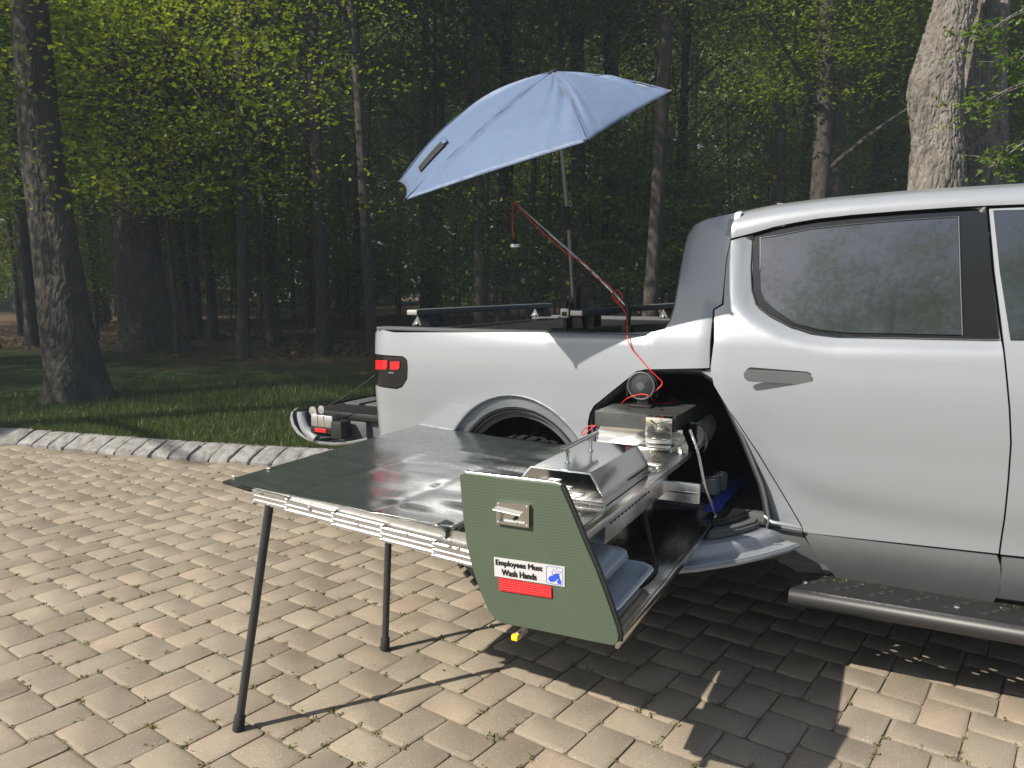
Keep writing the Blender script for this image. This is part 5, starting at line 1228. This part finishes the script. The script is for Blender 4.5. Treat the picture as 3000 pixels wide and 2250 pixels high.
for k in range(len(v0)-1):
    q_ = [bm.verts.new(v0[k]), bm.verts.new(v0[k+1]), bm.verts.new(v1[k+1]), bm.verts.new(v1[k])]; bm.faces.new(q_)
obj('curled_flap', bm, vinyl, top_, 60)
for (px, py) in ((685, 1396), (787, 1373)):
    p = onZ(px, py, .904); bm = bmesh.new(); box(bm, (p.x-.008, p.y-.004, .903), (p.x+.008, p.y+.004, .907), .001); obj('hem_clip', bm, white, top_, 0)
# stepped telescoping front rail: five lengths of ridged extrusion
xs_ = [-2.010, -1.862, -1.655, -1.455, -1.255, -1.075]
def railz(x): return .846+(x+2.015)*(-.078)
for side, (yy, sgn) in enumerate(((-1.243, 1), (.01, -1))):
    for k in range(5):
        xa, xb = xs_[k], xs_[k+1]+.006; w = .004*k*(-1)*sgn; za, zb = railz(xa)-.004*k, railz(xb)-.004*k+.003
        bm = bmesh.new()
        prof = [(.0, .0), (-.010, .0), (-.010, .007), (-.003, .009), (-.003, .016), (-.008, .018), (-.008, .024), (-.003, .026), (-.003, .034), (-.007, .036), (-.007, .043), (0, .044), (.006, .044), (.006, .0)]
        ra1 = [bm.verts.new((xa, yy+w+sgn*a, za+b_)) for a, b_ in prof]; rb1 = [bm.verts.new((xb, yy+w+sgn*a, zb+b_)) for a, b_ in prof]
        for i in range(len(prof)): bm.faces.new((ra1[i], rb1[i], rb1[(i+1) % len(prof)], ra1[(i+1) % len(prof)]))
        bm.faces.new(ra1); bm.faces.new(rb1[::-1]); bmesh.ops.recalc_face_normals(bm, faces=bm.faces[:])
        rl = obj('rail_length', bm, alu, tb, 0)
        if k: 
            bm = bmesh.new(); xm = (xa+xb)/2; lathe(bm, (xm, yy+w-sgn*.006, railz(xm)+.03), [(.001, -.004*sgn), (.006, -.003*sgn), (.006, .003*sgn)], 10, 'Y'); obj('rivet', bm, alud, rl, 0)
bm = bmesh.new(); prism(bm, [(-2.018, -1.249, .846), (-1.865, -1.249, .834), (-1.865, -1.249, .876), (-2.018, -1.249, .890)], (0, .006, 0)); brk = obj('corner_bracket', bm, alud, tb, 0)
bm = bmesh.new(); prism(bm, [(-2.018, -1.252, .843), (-1.60, -1.250, .812), (-1.60, -1.247, .812), (-2.018, -1.247, .843)], (0, 0, .004)); obj('bracket_lip', bm, alu, brk, 0)
for x in (-1.975, -1.965):
    bm = bmesh.new(); lathe(bm, (x, -1.2500, .878), [(.0005, -.0006), (.003, -.0005), (.003, 0)], 8, 'Y'); obj('hole', bm, blackp, brk, 0)
bm = bmesh.new(); prism(bm, [(-1.86, -1.238, railz(-1.86)+.004), (-1.09, -1.238, railz(-1.09)+.004), (-1.09, -1.238, .850), (-1.25, -1.238, .858), (-1.86, -1.238, .882)], (0, .004, 0)); obj('inner_rail', bm, alud, tb, 0)
for x in (-2.02, -1.60, -1.24):
    bm = bmesh.new(); box(bm, (x, -1.235, railz(x)+.012), (x+.025, .005, railz(x)+.036), .002); obj('cross_member', bm, alud if x > -2 else alu, tb, 30)
bm = bmesh.new(); tube(bm, [(-1.20, -1.240, .862), (-1.180, -.9, .866), (-1.125, -.10, .868)], .007, 8); obj('edge_bar', bm, alu, tb, 50)
for (bx_, by_), (tx_, ty_, tz_) in (((-2.068, -1.318), (-1.945, -1.262+.02, .842)), ((-1.963, -.568), (-1.925, -.55, .845))):
    bm = bmesh.new(); b0 = Vector((bx_, by_, .002)); t0 = Vector((tx_, ty_, tz_)); d = t0-b0; tube(bm, [b0+d*.05, t0], .0152, 16); lg = obj('leg', bm, legm, tb, 60)
    bm = bmesh.new(); tube(bm, [b0, b0+d*.01, b0+d*.065, b0+d*.07], [.0205, .021, .0195, .0165], 16); obj('rubber_foot', bm, rubber, lg, 40)

# ================================================================ UMBRELLA
c0 = Vector((-1.531, -.079, 2.234)); Lp = Vector((-1.745, -.672, 1.933)); Mp = Vector((-1.036, -.560, 2.114)); e_ = Mp-Lp
Rp = Vector((-.864, -.106, 2.364)); Fp = Vector((-2.199, -.051, 2.103)); R2 = c0*2-Lp; L2 = c0*2-Mp
n_ = (Mp-Lp).cross(c0-(Lp+Mp)/2).normalized()
if n_.z < 0: n_ = -n_
best = min(((abs((CAM+0*CAM).x*0)+((PCX+F*((c0+n_*h)-CAM).dot(RT)/((c0+n_*h)-CAM).dot(FW)-1618)**2+(PCY-F*((c0+n_*h)-CAM).dot(UPV)/((c0+n_*h)-CAM).dot(FW)-216)**2), h) for h in [x*.01 for x in range(8, 45)]))
hA = best[1]; apex = c0+n_*hA
um = thing('clamp_umbrella', 'tilted blue clamp-on umbrella on a thin grey pole above the bed', 'umbrella', (-1.41, .28, 1.40))
tips = [Fp, Lp, Mp, Rp, R2, L2]
RE = [2.3, 1.22, 1.5, 1.5, 1.6, 2.0]
def tkey(tip): return min(range(6), key=lambda i_: (tips[i_]-tip).length)
ad_ = ray(1618, 212); q_ = apex-CAM; apex = CAM+ad_*(q_.dot(ad_)/ad_.dot(ad_)+.02)
def rib(tip, t):
    k_ = tkey(tip); b_ = (.085, .014, .035, .018, .0, .03)[k_]
    return apex+(tip-apex)*t+n_*(b_*4*t*(1-t))
bm = bmesh.new(); NT, NS = 28, 36; cache = {}
def cv(i, j, k):
    key = (i, 0, 0) if j == 0 else ((i, j, k) if k < NS else ((i+1) % 6, j, 0))
    if j == 0: key = 'apex'
    if key not in cache:
        t = j/NT; s_ = k/NS; a = rib(tips[i], t); b_ = rib(tips[(i+1) % 6], t); p = a*(1-s_)+b_*s_
        bow = 4*s_*(1-s_); p += (c0-(tips[i]+tips[(i+1) % 6])/2)*.035*bow*t*t          # scalloped hem
        p += n_*(.022*bow*t*(1-t)*2.0) 
        p += n_*(.011*math.sin(s_*(34+9*t)+i*2+5*t)*4*t*(1-t)*sstep(abs(s_-.5), .18, .5)*(1 if s_ < .5 else .8)+.004*math.sin(7*s_+9*t+i)*t*(1-t)*2)
        cache[key] = bm.verts.new(p)
    return cache[key]
for i in range(6):
    for j in range(NT):
        for k in range(NS):
            q_ = [cv(i, j, k), cv(i, j+1, k), cv(i, j+1, k+1), cv(i, j, k+1)]; u_ = []
            for v in q_:
                if v not in u_: u_.append(v)
            bm.faces.new(u_)
bmesh.ops.recalc_face_normals(bm, faces=bm.faces[:]); cp = obj('canopy', bm, canopy_m, um, 30)
so_ = cp.modifiers.new('cloth', 'SOLIDIFY'); so_.thickness = .0015
for i, tpt in enumerate(tips):
    bm = bmesh.new(); tube(bm, [rib(tpt, t/10)-n_*.006 for t in range(0, 11)], .003, 6); obj('rib', bm, polem, um, 60)
    bm = bmesh.new(); d_ = (tpt-c0).normalized(); tube(bm, [tpt-d_*.02, tpt+d_*.006], [.008, .007], 8); obj('rib_tip', bm, blackp, um, 40)
    bm = bmesh.new(); tube(bm, [rib(tpt, j_/12)+n_*.0025 for j_ in range(0, 13)], .0028, 6); obj('seam', bm, canopy_m, um, 60)
bm = bmesh.new(); d_ = n_; tube(bm, [apex-n_*.01, apex+n_*.004, apex+n_*.012], [.022, .02, .008], 16); obj('apex_cap', bm, blackp, um, 40)
# mesh vent window in the left panel
def pan_pt(i, t, s_, off):
    a = rib(tips[i], t); b_ = rib(tips[(i+1) % 6], t); p = a*(1-s_)+b_*s_; bow = 4*s_*(1-s_); p += (c0-(tips[i]+tips[(i+1) % 6])/2)*.035*bow*t*t
    return p+n_*(.022*bow*t*(1-t)*2.0+off)
bm = bmesh.new(); gr = [[bm.verts.new(pan_pt(0, .70+.021*a, .42+.055*b_, .006)) for b_ in range(5)] for a in range(10)]
for A, B in zip(gr, gr[1:]):
    for k in range(4): bm.faces.new((A[k], B[k], B[k+1], A[k+1]))
vw = obj('mesh_vent', bm, meshm, cp, 60); mo = vw.modifiers.new('t', 'SOLIDIFY'); mo.thickness = .002; mo.offset = 1
bm = bmesh.new(); gr2 = [bm.verts.new(pan_pt(0, .685, .39+.06*b_, .012)) for b_ in range(5)]; gr3 = [bm.verts.new(pan_pt(0, .715, .37+.06*b_, .014)) for b_ in range(5)]
for k in range(4): bm.faces.new((gr2[k], gr3[k], gr3[k+1], gr2[k+1]))
fl_ = obj('vent_flap', bm, canopy_m, cp, 60); mo = fl_.modifiers.new('t', 'SOLIDIFY'); mo.thickness = .002
pb = onY(1684, 950, .28); j1 = onY(1664, 640, .20); pt_ = apex-n_*.03; j2 = j1+(pt_-j1)*.05
bm = bmesh.new(); tube(bm, [j2, pt_], .0095, 12); obj('upper_pole', bm, polem, um, 60)
bm = bmesh.new(); tube(bm, [pb, j1], .0095, 12); obj('lower_pole', bm, polem, um, 60)
bm = bmesh.new(); tube(bm, [j1-Vector((0, 0, .05)), j1+(pt_-j1).normalized()*.06], .0135, 12); jt = obj('pole_joint', bm, blackp, um, 40)
bm = bmesh.new(); lathe(bm, (j1.x, j1.y-.02, j1.z), [(.002, -.006), (.012, -.005), (.012, .03), (.002, .03)], 12, 'Y'); obj('joint_knob', bm, blackp, jt, 40)
bm = bmesh.new(); box(bm, (-1.455, .24, 1.40), (-1.30, .34, 1.475), .012); box(bm, (pb.x-.02, .25, 1.46), (pb.x+.02, .31, 1.60), .006); cl_ = obj('clamp', bm, blackp, um, 30)
p_ = onY(1658, 918, .22); bm = bmesh.new(); box(bm, (p_.x-.022, .20, p_.z-.022), (p_.x+.022, .235, p_.z+.024), .006); obj('clamp_buckle', bm, alud, cl_, 30)
bm = bmesh.new(); box(bm, (p_.x-.012, .196, p_.z-.012), (p_.x+.012, .202, p_.z+.008), .002); obj('buckle_slot', bm, blackp, cl_, 30)
bm = bmesh.new(); tube(bm, [(p_.x, .22, p_.z-.10), (p_.x, .22, p_.z+.06)], .012, 10); obj('clamp_screw', bm, blackp, cl_, 40)
bm = bmesh.new(); prism(bm, [(-1.40, .205, 1.405), (-1.345, .205, 1.405), (-1.352, .205, 1.45), (-1.375, .205, 1.475), (-1.395, .205, 1.46)], (0, .04, 0)); obj('clamp_jaw', bm, blackp, cl_, 30)

# ================================================================ LAMP ARM
la = thing('lamp_arm', 'slim leaning rod carrying a small hanging lamp on a red wire', 'lamp', (-1.1, .1, 1.39))
LY = .10
def LA(px, py, y=LY): p = onY(px, py, y); return p
b0 = LA(1832, 892, .10); tp_ = LA(1510, 594, -.05); mid = LA(1735, 795, .06)
bm = bmesh.new(); tube(bm, [b0, mid, tp_], [.0065, .0055, .0035], 10); obj('rod', bm, alud, la, 60)
mb_ = LA(1838, 935, .12); bm = bmesh.new(); tube(bm, spline([LA(1818, 868, .10), LA(1836, 890, .10), LA(1842, 920, .11), LA(1838, 950, .12)], 4), .011, 10); box(bm, (mb_.x-.022, .10, 1.388), (mb_.x+.022, .15, 1.43), .006); obj('mount', bm, blackp, la, 40)
bm = bmesh.new(); tube(bm, [LA(1797, 857, .095), LA(1806, 867, .097)], .0085, 10); obj('blue_tape', bm, bluem, la, 60)
lc = LA(1509, 718, -.05)
bm = bmesh.new(); lathe(bm, tuple(lc), [(.004, .035), (.006, .024), (.010, .012), (.014, .006)], 20); ls = obj('lamp_socket', bm, blackp, la, 40)
bm = bmesh.new(); lathe(bm, tuple(lc), [(.008, .008), (.022, .005), (.0245, .003), (.0245, -.001), (.023, -.002), (.0245, -.003), (.0245, -.009), (.022, -.011), (.005, -.0112)], 28); obj('lamp_head', bm, alu, la, 30)
wire('lamp_cord', [tp_, LA(1503, 600, -.05), LA(1501, 640, -.05), LA(1504, 695, -.05), lc+Vector((0, 0, .03))], .0028, redw, la)
wire('arm_wire', [tp_+Vector((0, -.01, .002)), LA(1530, 618, -.05), LA(1570, 662, -.04), LA(1612, 700, -.02), LA(1665, 745, .02), LA(1700, 764, .03), LA(1722, 778, .04), LA(1740, 808, .05), LA(1768, 825, .06), LA(1790, 842, .07), LA(1800, 868, .08), LA(1812, 885, .07), LA(1824, 868, .07), LA(1806, 850, .07), LA(1794, 862, .07), LA(1800, 880, .07), LA(1822, 900, .06), LA(1836, 930, .04), LA(1838, 985, -.01), LA(1850, 1020, -.015), LA(1880, 1055, -.012), LA(1903, 1083, -.012), LA(1925, 1104, -.005), LA(1940, 1125, .0), (fc.x+.05, fc.y, fc.z-.03)], .0026, redw, la)

# added haze volume standing in for veiling lens glare, lifts the dark wood
bm = bmesh.new(); box(bm, (-120, -45, -1.2), (70, 100, 34)); hz = obj('haze', bm, None, None, 0); hm = bpy.data.materials.new('veil_haze'); hm.use_nodes = True
hn = hm.node_tree.nodes; hn.remove(hn['Principled BSDF']); pv = hn.new('ShaderNodeVolumePrincipled'); pv.inputs['Color'].default_value = (.74, .87, 1.0, 1); pv.inputs['Density'].default_value = .0028; pv.inputs['Anisotropy'].default_value = .2
hm.node_tree.links.new(pv.outputs[0], hn['Material Output'].inputs['Volume']); hz.data.materials.append(hm); tag(hz, 'added thin pale haze over the drive and wood, standing in for lens veil', 'haze', kind='stuff')
